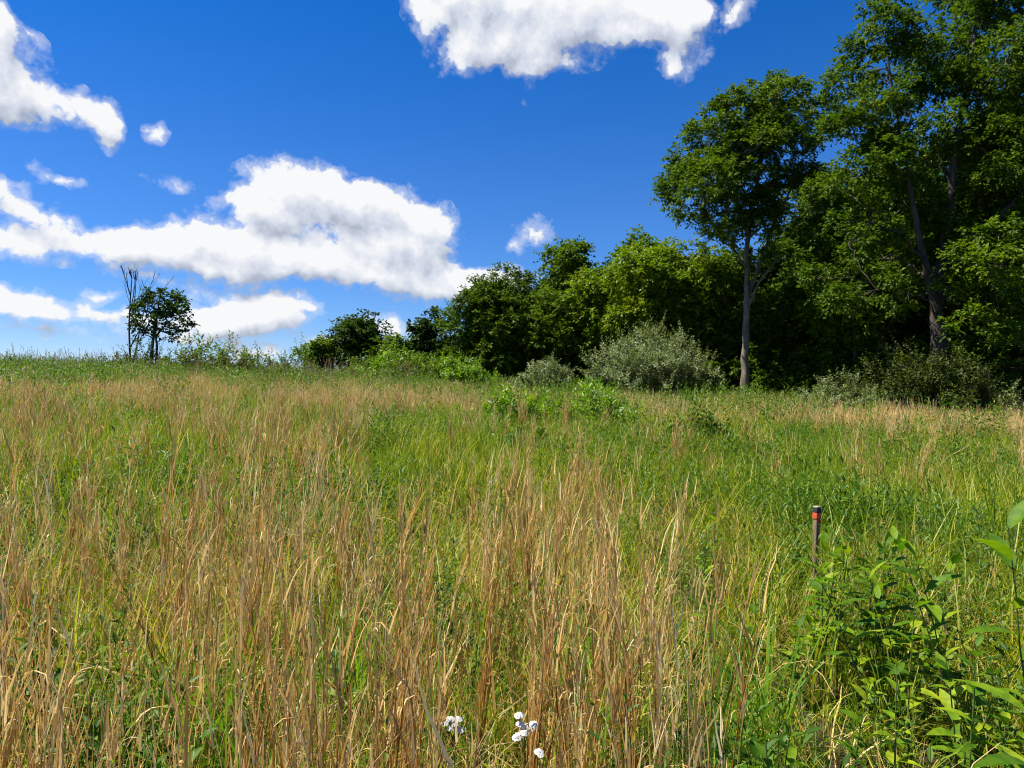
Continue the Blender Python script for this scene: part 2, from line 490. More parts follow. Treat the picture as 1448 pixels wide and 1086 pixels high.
def tuft_weed(n, spread, h0, h1, nleaf, ll, lw):
    mb = MB()
    base = np.zeros((n, 3)); base[:, :2] = R.normal(size=(n, 2)) * spread
    stems_with_leaves(mb, mb, base, R.uniform(0, 2 * PI, n), R.uniform(h0, h1, n), R.uniform(0, .25, n), R.uniform(-.05, .3, n), .003, nleaf, ll, lw, sides=3, K=5)
    return mb


def tuft_seed(n, spread, h0, h1, w):
    """thin flowering stalks that carry a loose brown head"""
    mb = MB()
    base = np.zeros((n, 3)); base[:, :2] = R.normal(size=(n, 2)) * spread
    az = R.uniform(0, 2 * PI, n); L = R.uniform(h0, h1, n)
    P = blade_paths(base, az, L, R.uniform(0, .12, n), R.uniform(0, .35, n), 6, .03)
    tubes(mb, P, np.full((n, 6), w) * np.linspace(1, .5, 6)[None], 3, r=R.random(n))
    m = 14
    for j in range(n):
        b = P[j, -1] + (P[j, -2] - P[j, -1]) * R.random((m, 1)) * .9
        leaf_faces(mb, b, nrm(rdir(m) + np.array([0, 0, 1.4])), rdir(m), .035, .012 + w)
    return mb


def rots(n, tilt):
    r = np.zeros((n, 3)); r[:, 0] = R.normal(size=n) * tilt; r[:, 1] = R.normal(size=n) * tilt; r[:, 2] = R.uniform(0, 2 * PI, n)
    return r


def put(sets):
    """join several (x,y,keep,variants offset,count,scale lo,hi,tilt) layers into arrays"""
    PT, RT, SC, IX = [], [], [], []
    for (x, y, keep, i0, nv, lo, hi, tilt) in sets:
        if i0 not in (26, 30): keep = lanes(x, y, keep.copy())      # the short growth stays
        x, y = x[keep], y[keep]; n = len(x)
        PT.append(np.stack([x, y, H(x, y) - .01], -1)); RT.append(rots(n, tilt))
        s = R.uniform(lo, hi, n); SC.append(np.stack([s, s, s * R.uniform(.88, 1.12, n)], -1)); IX.append(i0 + R.integers(0, nv, n))
    return np.concatenate(PT), np.concatenate(RT), np.concatenate(SC), np.concatenate(IX)


FAR = 66
def inside_field(x, y):
    """open meadow: everything in front of the tree line"""
    edge = np.where(x < -6, 70, np.interp(x, [-6, 2, 8, 16, 26, 40], [60, 44, 38, 33, 27, 22]))
    return y < edge


# green grass ------------------------------------------------------
gm = [tuft_green(10, .04, .30, .74, .0082, 6, 1.5) for _ in range(5)] + [tuft_green(18, .05, .22, .62, .0034, 7, 2.3) for _ in range(5)]
gm += [tuft_green(26, .13, .28, .72, .0088, 4, 1.5) for _ in range(8)]
gm += [tuft_green(38, .36, .28, .66, .016, 3, 1.2) for _ in range(8)]
gm += [tuft_green(18, .05, .10, .34, .0046, 5, 2.2) for _ in range(6)]
L = []
x, y = field_points(.0, 7, 105); d = dryness(x, y); pz = patchiness(x, y, 2.4, 6.); L.append((x, y, R.random(len(x)) < (1. - .45 * d) * np.clip(.35 + 1.1 * pz, 0, 1), 0, 10, .6, 1.2, .10))
x, y = field_points(.0, 7, 75); L.append((x, y, np.ones(len(x), bool), 26, 6, .7, 1.3, .15))
x, y = field_points(7, 18, 48); d = dryness(x, y); L.append((x, y, R.random(len(x)) < 1.0 - .68 * d, 10, 8, .75, 1.2, .08))
x, y = field_points(18, FAR, 11); d = dryness(x, y); L.append((x, y, inside_field(x, y) & (R.random(len(x)) < 1.0 - .65 * d), 18, 8, .8, 1.25, .06))
scatter('green_grass', L, gm, M['green'], 'yellow-green meadow grass growing all through the field', 'grass')

# dry grass --------------------------------------------------------
dm = [tuft_dry(int(R.integers(3, 13)), .013, .58, 1.08, .0022, 13, .0050, base_leaves=8) for _ in range(14)]
dm += [tuft_dry(int(R.integers(8, 20)), .038, .58, 1.0, .0036, 6, .0072, 5, 3, 8) for _ in range(8)]
dm += [tuft_dry(20, .22, .50, .86, .0055, 2, .011, 4, 2, 8) for _ in range(8)]
dm += [tuft_dry(2, .05, .25, .5, .0022, 4, .0052, 5, 3, 14) for _ in range(8)]
L = []
x, y = field_points(.0, 7, 62); d = dryness(x, y); pz = patchiness(x, y, 3.2, 1.)
L.append((x, y, R.random(len(x)) < np.clip(d ** 1.5 * .19 * np.clip(pz * 3.8 - 1.35, 0.05, 1.8), 0, 1), 0, 14, .6, 1.12, .07))
x, y = field_points(.0, 7, 80); d = dryness(x, y); L.append((x, y, R.random(len(x)) < .05 + .36 * d, 30, 8, .7, 1.3, .2))
x, y = field_points(7, 18, 26); d = dryness(x, y); pz = patchiness(x, y, 1.6, 2.)
L.append((x, y, R.random(len(x)) < np.clip(d ** 1.5 * .40 * np.clip(pz * 3.3 - 1.05, .06, 1.6), 0, 1), 14, 8, .6, 1.1, .08))
x, y = field_points(18, FAR, 8); d = dryness(x, y); pz = patchiness(x, y, .8, 3.)
L.append((x, y, inside_field(x, y) & (R.random(len(x)) < np.clip(d ** 1.1 * 2.1 * np.clip(pz * 2.4 - .35, .18, 1.35), 0, 1)), 22, 8, .75, 1.1, .06))
BUNCH = [(300, 598, 9), (268, 640, 8), (322, 655, 8), (285, 700, 9), (490, 648, 6), (545, 690, 5), (690, 640, 4), (716, 655, 5), (770, 632, 5), (790, 660, 5), (850, 742, 7), (865, 715, 6),
         (905, 680, 5), (930, 770, 5), (655, 770, 4), (575, 760, 4), (430, 790, 7), (445, 870, 6), (130, 905, 4), (205, 890, 4), (240, 900, 4), (962, 815, 3), (980, 960, 3), (375, 735, 5),
         (520, 800, 6), (720, 720, 6), (740, 760, 5), (820, 800, 5), (60, 640, 6), (30, 690, 5), (150, 620, 5), (410, 610, 5), (440, 640, 4), (60, 800, 6), (15, 850, 6), (340, 830, 5), (505, 900, 5), (890, 880, 5)]
bx_, by_ = [], []
for (px, py, n) in BUNCH:
    Yb = 3.0
    for _ in range(40):      # distance at which a stem of 1.02 m reaches this row
        x_ = (px - 724) / F * Yb; want = at(px, py, Yb)[2] - float(H(x_, Yb))
        Yb = Yb + (want - 1.02) * 4; Yb = min(max(Yb, 1.0), 14)
    n = max(2, int(n * .5)); bx_ += list(x_ + R.normal(size=n) * (.05 + .01 * Yb)); by_ += list(Yb + R.normal(size=n) * .1)
bx_, by_ = np.array(bx_), np.array(by_)
L.append((bx_, by_, np.ones(len(bx_), bool), 0, 14, .95, 1.2, .04))
scatter('dry_grass', L, dm, M['dry'], 'tall tan dead grass standing in bunches across the meadow', 'grass')

# weeds ------------------------------------------------------------
wm = [tuft_weed(5, .05, .25, .55, 12, .055, .020) for _ in range(8)]
wm += [tuft_weed(9, .22, .35, .75, 14, .11, .035) for _ in range(6)]
wm += [tuft_weed(13, .30, .45, 1.15, 14, .17, .055) for _ in range(6)]
L = []
x, y = field_points(.0, 7, 42); d = dryness(x, y); pz = patchiness(x, y, 1.5, 4.)
L.append((x, y, R.random(len(x)) < np.clip((1.0 - d) * np.clip(pz * 2 - .5, .05, 1), 0, 1), 0, 8, .7, 1.3, .1))
x, y = field_points(7, 18, 14); d = dryness(x, y); pz = patchiness(x, y, .8, 5.)
L.append((x, y, R.random(len(x)) < np.clip((.9 - d) * np.clip(pz * 2 - .6, 0.03, 1), 0, 1), 8, 6, .6, 1.1, .1))
x, y = field_points(18, FAR, 3.2); d = dryness(x, y)
L.append((x, y, inside_field(x, y) & (R.random(len(x)) < np.clip(.75 - 1.6 * d, .04, 1)), 14, 6, .6, 1.1, .08))
scatter('weeds', L, wm, M['weed'], 'leafy green weeds among the grass and along the crest', 'weeds')

# seed stalks over the crest --------------------------------------
sm = [tuft_seed(5, .3, .95, 1.5, .006) for _ in range(6)]
x, y = field_points(28, 60, .6)
L = [(x, y, inside_field(x, y) & (x < -4), 0, 6, .7, 1.15, .08)]
scatter('grass_stalks', L, sm, M['seed'], 'thin brown seed stalks rising above the crest on the left', 'grass')


# ------------------------------------------------------------------ trees
def bez(a, b, c, K):
    s = np.linspace(0, 1, K)[:, None]
    return a * (1 - s) ** 2 + 2 * b * s * (1 - s) + c * s * s


def foliage(mb, clumps, leaf, dens, twigs=None, droop=.5, fill=.45, flat=.75, lw=.55):
    """leaf sprays spread through each clump: clumps rows = (x,y,z,r)"""
    for (cx, cy, cz, r) in clumps:
        c = np.array([cx, cy, cz])
        ns = max(6, int(1.75 * dens * r ** 2.2))
        nsub = int(np.clip(round(6.5 * r ** .8), 4, 11))          # tufts of twigs inside the clump
        su = rdir(nsub); sc_ = su * np.array([1, 1, flat]) * (r * R.uniform(.45, .92, nsub))[:, None]
        sr = r * R.uniform(.26, .46, nsub)
        w_ = sr ** 2; pick = R.choice(nsub, ns, p=w_ / w_.sum())
        u = nrm(rdir(ns) + .5 * su[pick] + np.array([0, 0, .2]))
        sp = c + sc_[pick] + u * np.array([1, 1, .6]) * (sr[pick] * (fill + (1 - fill) * R.random(ns) ** .6))[:, None]
        if twigs is not None:
            k = nsub; q = c + sc_
            mid = (c + q) / 2 + R.normal(size=(k, 3)) * .08 * r
            P = np.stack([bez(c, m, e, 4) for m, e in zip(mid, q)])
            tubes(twigs, P, np.linspace(.022, .006, 4)[None] * np.ones((k, 1)) * max(.6, r), 3)
        nl = 13
        d0 = nrm(u + np.array([0, 0, .15]) + R.normal(size=(ns, 3)) * .45)
        si = np.repeat(np.arange(ns), nl)
        f = np.tile(np.linspace(0, 1, nl), ns)
        ln_ = R.uniform(.28, .62, ns)[si] * max(.75, min(1.2, r)) * leaf / .15
        pos = sp[si] + d0[si] * (f * ln_)[:, None] + np.array([0, 0, -1.]) * (droop * (f ** 2) * ln_ * .6)[:, None] + R.normal(size=(ns * nl, 3)) * leaf * .3
        side = nrm(np.cross(d0[si], np.array([0, 0, 1.])) + 1e-3)
        ax = nrm(d0[si] * .7 + side * np.where(np.tile(np.arange(nl) % 2, ns) > 0, 1, -1)[:, None] * .8 + R.normal(size=(ns * nl, 3)) * .35 - np.array([0, 0, .25]))
        nm = nrm(np.array([0, 0, 1.]) + R.normal(size=(ns * nl, 3)) * .55)
        sz = 1.15 * leaf * R.uniform(.7, 1.3, ns * nl)
        rv = np.clip(R.random(ns)[si] * .55 + R.random(ns * nl) * .45, 0, 1)
        leaf_faces(mb, pos, ax, nm, sz, sz * lw, r=rv)


def tree(name, label, base, trunks, clumps, leaf, dens, mat, bark, group=None, r0=.25, limb=.5, droop=.5, flat=.75, fill=.3, cat='tree', lw=.62):
    """trunks: list of polylines (world points); clumps: rows (x,y,z,r) in world space"""
    root = empty(name, base, label, cat, group)
    b = np.array(base)
    tb = MB(); nodes = []
    for k, (tp, ra, rb) in enumerate(trunks):
        tp = np.array(tp, float)
        s = np.linspace(0, 1, len(tp)); ss = np.linspace(0, 1, 22)
        P = np.stack([np.interp(ss, s, tp[:, i]) for i in range(3)], -1)
        for _ in range(2):
            P[1:-1] = (P[:-2] + 2 * P[1:-1] + P[2:]) / 4
        P[1:-1] += R.normal(size=(20, 3)) * ra * .10
        rr = ra + (rb - ra) * ss ** .8
        if k == 0: rr = rr * (1 + .3 * np.exp(-ss * 24))
        rr = rr * (1 + .05 * R.normal(size=22))
        tubes(tb, P - b, rr, 11)
        for p_, q_ in zip(P[4:], rr[4:]): nodes.append((p_, q_))
    cl = np.array(clumps, float)
    order = np.argsort(np.linalg.norm(cl[:, :3] - np.array(trunks[0][0][len(trunks[0][0]) // 2]), axis=1))
    for i in order:
        c = cl[i, :3]
        NP = np.array([n[0] for n in nodes]); NR = np.array([n[1] for n in nodes])
        dv = c - NP; hd = np.hypot(dv[:, 0], dv[:, 1])
        cost = np.linalg.norm(dv, axis=1) + 1.4 * np.maximum(0, .45 * hd - dv[:, 2]) - NR * 1.0
        j = int(np.argmin(cost)); a = NP[j]
        ll = np.linalg.norm(c - a)
        m = a * .45 + c * .55 + np.array([0, 0, .16 * ll]) + R.normal(size=3) * .07 * ll
        P = bez(a, m, c, 9); P[1:-1] += R.normal(size=(7, 3)) * .02 * ll
        ra = min(NR[j] * .62, .03 + .028 * ll * (limb / .5) + .02 * cl[i, 3]); rr = np.linspace(ra, max(.018, ra * .3), 9)
        tubes(tb, P - b, rr, 6)
        for p_, q_ in zip(P[3:], rr[3:]): nodes.append((p_, q_))
    lb = MB(); cl2 = cl.copy(); cl2[:, :3] -= b
    foliage(lb, cl2, leaf, dens, tb, droop, fill, flat, lw)
    tb.build('trunk', bark, root); lb.build('crown', mat, root)
    return root


def ell(cpx, cpy, Y, rpx, rpy, n, rc, depth=.8, bottom=-1., shell=.55):
    """clumps filling an ellipsoid crown seen centred on a photograph pixel"""
    c = at(cpx, cpy, Y); rx = rpx / F * Y; rz = rpy / F * Y; ry = rx * depth
    out = []
    for _ in range(n):
        u = rdir(1)[0]
        while u[2] < bottom: u = rdir(1)[0]
        k = shell + (1 - shell) * R.random()
        r = rc * R.uniform(.7, 1.3)
        out.append((c[0] + u[0] * max(.1, rx - r * .55) * k, c[1] + u[1] * max(.1, ry - r * .7) * k, c[2] + u[2] * max(.1, rz - r * .3) * k, r))
    return out


def px_clumps(rows, Y, dy=.9):
    out = []
    for (px, py, rp) in rows:
        yy = Y + R.normal() * dy
        p = at(px, py, yy); out.append((p[0], p[1], p[2], rp / F * yy))
    return out


def line_px(rows, Y):
    return [at(a, b, Y) for a, b in rows]


def simple_tree(name, label, px, Y, top, cpx, rpx, n, rc, leaf, dens, mat, bark=None, group=None, low=None, tr=.2, depth=.8, cat='tree', **kw):
    """one trunk, an egg of clumps from row `low` up to row `top`"""
    g = ground(px, Y)
    if low is None: low = 520
    cy = (top + low) / 2; ry = (low - top) / 2
    cl = ell(cpx, cy, Y, rpx, ry, n, rc, depth)
    topp = at(cpx, cy - ry * .35, Y)
    trunk = [g - np.array([0, 0, .25]), g + (topp - g) * .4 + np.array([R.normal() * .15, 0, 0]), g + (topp - g) * .75, topp]
    return tree(name, label, g, [(trunk, tr, tr * .25)], cl, leaf, dens, mat, bark or M['bark_dark'], group, **kw)


# --- the tall pale-trunked tree standing in front of the wood
Y = 36.0
g = ground(1055, Y)
rowsA = [(1100, 140, 42), (1065, 150, 36), (1138, 160, 40), (1030, 165, 38), (1085, 185, 45), (1005, 190, 38), (1120, 200, 40), (985, 225, 40),
         (1040, 220, 44), (965, 258, 34), (1000, 262, 42), (1070, 255, 44), (1110, 245, 36), (980, 290, 32), (1030, 300, 42), (1165, 190, 26),
         (948, 265, 22), (1010, 330, 28), (1130, 290, 34), (1080, 320, 30), (1150, 330, 36), (1105, 365, 34), (1165, 285, 30), (1140, 235, 28),
         (1025, 135, 22), (1085, 125, 22), (1125, 128, 24), (1060, 215, 40), (1020, 245, 40), (1095, 285, 34)]
rowsA = [(a, b, c * 1.0) for a, b, c in rowsA]
A = tree('tall_tree', 'tall tree with a pale bare trunk standing in front of the wood', g,
         [(line_px([(1054, 560), (1053, 500), (1057, 420), (1056, 350), (1064, 280), (1085, 200), (1095, 140)], Y), .22, .045),
          (line_px([(1056, 420), (1070, 385), (1082, 350), (1098, 310), (1120, 265), (1135, 225)], Y + .1), .12, .03),
          (line_px([(1060, 430), (1075, 395), (1110, 355), (1145, 335)], Y - .3), .07, .03),
          (line_px([(1057, 330), (1045, 290), (1025, 250), (1000, 225)], Y - .2), .13, .03)],
         px_clumps(rowsA, Y, 1.1), .135, 56, M['leaf_oak'], M['bark'], r0=.3, fill=.25)

# --- the huge trees at the right edge
Y = 30.0
g = ground(1322, Y)
rowsB = [(1250, 50, 44), (1215, 95, 40), (1190, 125, 28), (1265, 110, 50), (1235, 170, 52), (1200, 190, 45), (1290, 170, 55), (1330, 110, 55), (1310, 60, 45),
         (1260, 25, 28), (1360, 60, 55), (1400, 20, 55), (1345, 15, 40), (1390, 110, 60), (1430, 80, 60), (1440, 160, 60), (1360, 180, 60), (1410, 230, 60),
         (1320, 235, 55), (1260, 235, 50), (1215, 250, 45), (1180, 270, 40), (1280, 290, 50), (1340, 300, 50), (1230, 315, 45), (1395, 300, 55), (1440, 270, 55),
         (1470, 200, 60), (1480, 90, 60), (1450, -10, 60), (1380, -40, 60), (1490, 300, 55), (1250, 365, 40), (1200, 345, 36), (1290, 350, 34), (1440, 345, 40), (1240, 410, 38), (1200, 425, 36), (1285, 415, 36), (1155, 395, 34), (1365, 350, 40), (1330, 350, 30), (1380, 395, 34)]
B = tree('huge_tree', 'huge spreading tree with a forked trunk at the right, highest of the wood', g,
         [(line_px([(1324, 585), (1325, 500), (1323, 430), (1330, 380), (1342, 320), (1350, 230), (1365, 130), (1380, 30)], Y), .36, .06),
          (line_px([(1325, 440), (1312, 390), (1300, 340), (1285, 260), (1268, 170), (1255, 80)], Y - .3), .2, .04),
          (line_px([(1335, 370), (1375, 330), (1420, 300), (1450, 262)], Y - .6), .19, .06)],
         px_clumps(rowsB, Y, 2.0), .13, 46, M['leaf_oak'], M['bark_dark'], fill=.25)

# lower layered tree at the right edge
Y = 27.5
g = ground(1470, Y)
rowsC = [(1400, 330, 40), (1440, 320, 40), (1375, 365, 36), (1420, 375, 44), (1465, 370, 50), (1390, 415, 36), (1435, 430, 40), (1480, 440, 50), (1370, 450, 30),
         (1410, 470, 34), (1450, 480, 40), (1500, 350, 50), (1350, 400, 24), (1430, 520, 32), (1470, 530, 36)]
tree('layered_tree', 'lower bright green tree with flat leafy layers at the right edge', g,
     [(line_px([(1470, 590), (1468, 480), (1455, 400), (1440, 330)], Y), .16, .03)], px_clumps(rowsC, Y, 1.0), .15, 36, M['leaf_mid'], M['bark_dark'], flat=.35, fill=.25)

# --- the middle of the wood
ST = simple_tree
ST('tree', 'bright yellow-green rounded tree beside the pale-trunked tall tree', 940, 40, 345, 935, 95, 34, 1.15, .14, 39, M['leaf_bright'], low=500)
ST('tree', 'slender tree whose loose top pokes above the yellow-green crowns', 905, 46, 332, 900, 50, 16, 1.0, .19, 22, M['leaf_mid'], low=440)
ST('tree', 'yellow-green tree with a bushy skirt behind the small silvery shrub', 850, 42, 378, 860, 62, 24, 1.1, .14, 39, M['leaf_bright'], low=510)
ST('tree', 'open-crowned tree with an airy top left of the yellow-green trees', 800, 47, 346, 808, 46, 15, 1.05, .19, 20, M['leaf_mid'], low=430)
ST('tree', 'mid green tree sloping to the grass right of the broad dark tree', 780, 43, 408, 785, 55, 22, 1.05, .14, 39, M['leaf_mid'], low=520)
ST('broad_tree', 'broad dark green tree with a pointed top at the near end of the wood', 705, 44, 386, 700, 66, 34, 1.2, .145, 42, M['leaf_oak'], low=548)
ST('tree', 'small dark tree with two pointed tops left of the broad tree', 612, 50, 442, 612, 36, 17, 1.0, .2, 26, M['leaf_dark'], low=530)
ST('tree', 'low rounded tree in the dip behind the sumac bushes', 565, 52, 474, 563, 38, 15, 1.0, .2, 26, M['leaf_mid'], low=530)
ST('tree', 'round dark tree standing alone between two clouds', 506, 54, 446, 505, 36, 18, 1.05, .2, 26, M['leaf_dark'], low=526)
ST('tree', 'low bushy green tree left of the round dark tree', 455, 54, 486, 455, 26, 10, .9, .2, 24, M['leaf_mid'], low=524)
ST('tree', 'mid green sapling crown filling the gap under the tall tree at its left', 1000, 39, 350, 1005, 55, 22, 1.05, .14, 39, M['leaf_mid'], low=520)
ST('tree', 'dark understorey tree just right of the pale trunk', 1110, 38, 380, 1110, 58, 24, 1.05, .14, 36, M['leaf_mid'], low=565)
ST('tree', 'dark understorey tree left of the forked trunk of the huge tree', 1215, 34, 330, 1215, 62, 26, 1.05, .16, 26, M['leaf_mid'], low=570)
ST('tree', 'dark understorey tree behind the forked trunk of the huge tree', 1300, 36, 380, 1310, 70, 26, 1.1, .14, 33, M['leaf_dark'], low=560)

ST('wood_tree', 'tall dark tree filling the gap between the pale trunk and the huge tree', 1165, 41, 205, 1170, 60, 28, 1.15, .14, 36, M['leaf_oak'], low=500)
ST('wood_tree', 'mid green tree rising behind the left limbs of the huge tree', 1255, 39, 190, 1262, 70, 30, 1.2, .14, 36, M['leaf_mid'], low=520)
ST('wood_tree', 'mid green tree behind the forked trunk near the right edge', 1400, 38, 240, 1405, 80, 28, 1.2, .14, 33, M['leaf_mid'], low=560)
# --- trees deeper in the wood: one built, the others copies of it
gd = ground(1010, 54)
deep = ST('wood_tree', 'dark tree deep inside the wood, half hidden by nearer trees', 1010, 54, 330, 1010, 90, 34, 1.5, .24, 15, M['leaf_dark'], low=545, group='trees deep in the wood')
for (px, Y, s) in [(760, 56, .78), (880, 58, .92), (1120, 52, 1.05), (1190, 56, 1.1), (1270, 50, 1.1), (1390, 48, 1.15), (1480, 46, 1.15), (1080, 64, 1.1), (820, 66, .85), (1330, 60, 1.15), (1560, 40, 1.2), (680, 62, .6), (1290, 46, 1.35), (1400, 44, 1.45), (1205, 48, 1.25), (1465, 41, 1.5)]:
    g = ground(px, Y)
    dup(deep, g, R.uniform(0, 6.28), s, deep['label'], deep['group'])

# --- understorey bushes along the foot of the wood
gb = ground(1150, 36)
bb = at(1150, 520, 36)
bush0 = tree('understorey_bush', 'dark leafy bush at the foot of the wood', gb, [([gb - np.array([0, 0, .2]), gb + np.array([.1, 0, .7]), gb + np.array([0, .1, 1.5])], .07, .02)],
             [(gb[0] + R.normal() * .9, gb[1] + R.normal() * .8, gb[2] + R.uniform(.35, 2.4), R.uniform(.55, .85)) for _ in range(18)], .16, 70, M['leaf_oak'], M['bark_dark'],
             group='dark bushes at the foot of the wood', cat='bush')
for (px, Y, s) in [(690, 45, 1.), (735, 44, 1.1), (775, 46, 1.1), (820, 44, 1.2), (1010, 40, 1.2), (1045, 41, 1.2), (1085, 38, 1.), (1120, 40, 1.25), (1190, 37, 1.2), (1240, 36, 1.1),
                   (1300, 35, 1.25), (1350, 33, 1.1), (1400, 33, 1.2), (1440, 30, 1.), (1480, 31, 1.2), (1530, 28, 1.2), (960, 44, 1.3), (900, 45, 1.3), (860, 46, 1.2), (650, 47, .9)]:
    dup(bush0, ground(px, Y), R.uniform(0, 6.28), s, bush0['label'], bush0['group'])


ge = ground(1120, 35.3)
edge0 = tree('edge_bush', 'mid green sunlit bush at the edge of the wood near the pale trunk', ge, [([ge - np.array([0, 0, .2]), ge + np.array([.1, 0, .5]), ge + np.array([0, .1, 1.0])], .05, .02)],
             [(ge[0] + R.normal() * .7, ge[1] + R.normal() * .5, ge[2] + R.uniform(.3, 1.5), R.uniform(.4, .65)) for _ in range(14)], .13, 90, M['leaf_mid'], M['bark_dark'],
             group='sunlit bushes along the edge of the wood', cat='bush')
for (px, Y, s_) in [(1008, 37.5, .9), (1078, 36.4, .7), (1030, 37.2, .7), (1165, 34, .9), (1215, 32, .8), (1395, 28.5, .8), (1425, 28, .9), (985, 38, 1.1)]:
    dup(edge0, ground(px, Y), R.uniform(0, 6.28), s_, edge0['label'], edge0['group'])


# ------------------------------------------------------------------ shrubs with stems
def shrub(name, label, px, Y, n, h0, h1, spread, leafn, ll, lw, mat, group=None, stem=None, lean=(.05, .7), bend=(-.1, .6), cat='shrub', rad=.012, side_twigs=5, base_r=.3, detail=0, up=.55, g=None):
    g = ground(px, Y) if g is None else g
    root = empty(name, g, label, cat, group)
    ms, ml = MB(), MB()
    base = np.zeros((n, 3)); base[:, :2] = R.normal(size=(n, 2)) * base_r * spread
    az = np.arctan2(base[:, 1], base[:, 0]) + R.normal(size=n) * .5
    L = R.uniform(h0, h1, n) * (1 - .35 * np.clip(np.hypot(base[:, 0], base[:, 1]) / (2 * base_r * spread + 1e-6), 0, 1) ** 1.5); le = R.uniform(*lean, n) * np.clip(np.hypot(base[:, 0], base[:, 1]) / (base_r * spread + 1e-6), .3, 1.4); be = R.uniform(*bend, n)
    P = stems_with_leaves(ms, ml, base, az, L, le, be, rad, leafn, ll, lw, start=.25, detail=detail, up=up)
    if side_twigs:
        m = n * side_twigs
        si = np.repeat(np.arange(n), side_twigs); k = R.integers(2, P.shape[1] - 1, m)
        b = P[si, k]
        stems_with_leaves(ms, ml, b, R.uniform(0, 2 * PI, m), L[si] * R.uniform(.18, .4, m), R.uniform(.4, 1.1, m), R.uniform(-.5, .3, m), rad * .5, max(5, leafn * 2 // 3), ll, lw, start=.1, detail=detail, up=up, K=5, sides=3)
    ms.build('stems', stem or M['dark_stem'], root); ml.build('leaves', mat, root)
    return root


def rise(px, py, Y):
    """height above the ground of a photograph pixel at distance Y"""
    p = at(px, py, Y); return p[2] - float(H(p[0], Y))


h = rise(920, 458, 33)
shrub('silvery_shrub', 'large silvery green shrub in front of the yellow-green trees', 920, 33, 130, h * .6, h * 1.06, 2.0, 28, .17, .065, M['leaf_sage'], base_r=.42, lean=(.1, .6), bend=(-.2, .35), side_twigs=11)
h = rise(775, 503, 35)
shrub('silvery_shrub', 'low silvery shrub under the broad dark tree', 776, 35, 60, h * .6, h * 1.05, .95, 22, .16, .065, M['leaf_sage'], base_r=.42, lean=(.1, .7), bend=(-.1, .5), side_twigs=9)
h = rise(1190, 532, 27)
shrub('silvery_shrub', 'small grey-green shrub half sunk in the grass below the dark wood', 1190, 27, 70, h * .6, h * 1.15, 1.5, 22, .14, .05, M['leaf_sage'], base_r=.4, lean=(.1, .7), bend=(-.1, .5))
h = rise(1445, 535, 23)
shrub('silvery_shrub', 'grey-green shrub cut off by the right edge of the photo', 1452, 23, 22, h * .6, h * 1.05, 1.0, 16, .12, .05, M['leaf_sage'], base_r=.35, lean=(.1, .6))
h = rise(1300, 478, 26)
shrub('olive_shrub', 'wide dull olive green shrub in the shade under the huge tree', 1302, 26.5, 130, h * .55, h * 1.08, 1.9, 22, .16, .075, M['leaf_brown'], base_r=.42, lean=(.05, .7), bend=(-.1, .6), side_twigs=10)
# sumac-like bushes along the crest
for (px, Y, top, sp, lb) in [(560, 40, 498, 1.3, 'leafy green sumac bush below the low rounded tree'), (605, 39, 503, 1.3, 'feathery green sumac bush in the middle of the sumac row'),
                             (650, 38, 507, 1.4, 'low spreading sumac bush at the foot of the broad dark tree'), (520, 42, 508, 1.2, 'light green bush below the round lone tree')]:
    h = rise(px, top, Y) * 1.15
    shrub('sumac_bush', lb, px, Y, 60, h * .6, h * 1.05, sp, 20, .24, .08, M['leaf_mid' if px in (605, 520) else 'leaf_sumac'], base_r=.5, lean=(.1, .7), bend=(0, .7), side_twigs=5, cat='bush')
# leafy plants standing in the meadow
for (px, Y, top, sp, lb, mt) in [(715, 15, 548, .5, 'bright green leafy plant in the middle of the meadow', 'leaf_sumac'), (752, 15.5, 552, .45, 'bright yellow-green plant right of its twin in mid meadow', 'leaf_sumac'),
                                 (852, 15, 541, .55, 'dense leafy green plant rising in front of the large silvery shrub', 'leaf_sumac'), (992, 12.5, 574, .4, 'deep green leafy plant in the grass below the pale-trunked tree', 'weed'),
                                 (95, 20, 540, .5, 'fresh green leafy plant in the tan grass at far left', 'leaf_sumac'), (735, 11, 610, .4, 'low dark green leafy tuft in mid meadow', 'weed')]:
    h = max(.4, rise(px, top, Y)) * 1.12
    shrub('meadow_plant', lb, px, Y, 34, h * .6, h * 1.05, sp * 1.25, 20, .15, .05, M[mt], base_r=.4, lean=(.05, .5), bend=(0, .5), side_twigs=2, cat='plant', rad=.006, stem=M['forb_stem'])

# ------------------------------------------------------------------ the lone trees on the left crest
Y = 42.0
g = ground(217, Y)
rowsL = [(222, 412, 15), (205, 420, 14), (240, 425, 17), (215, 432, 20), (200, 435, 12), (255, 437, 16), (235, 445, 20), (260, 452, 13), (210, 450, 15), (225, 462, 16),
         (250, 465, 14), (196, 450, 9), (262, 440, 10), (235, 410, 8), (193, 462, 7), (240, 474, 9), (205, 470, 7), (252, 420, 8)]
rowsL = [(a, b + 2, c * .88) for a, b, c in rowsL]
tree('small_tree', 'small dark tree with a wind-swept crown alone on the left crest', g,
     [(line_px([(214, 516), (215, 490), (219, 470), (222, 445), (226, 420)], Y), .12, .03), (line_px([(221, 516), (222, 490), (220, 472)], Y - .15), .08, .05),
      (line_px([(220, 476), (232, 462), (245, 450)], Y + .1), .07, .02)],
     px_clumps(rowsL, Y, .5), .17, 36, M['leaf_dark'], M['bark_dark'], limb=.3, flat=.55, fill=.2)


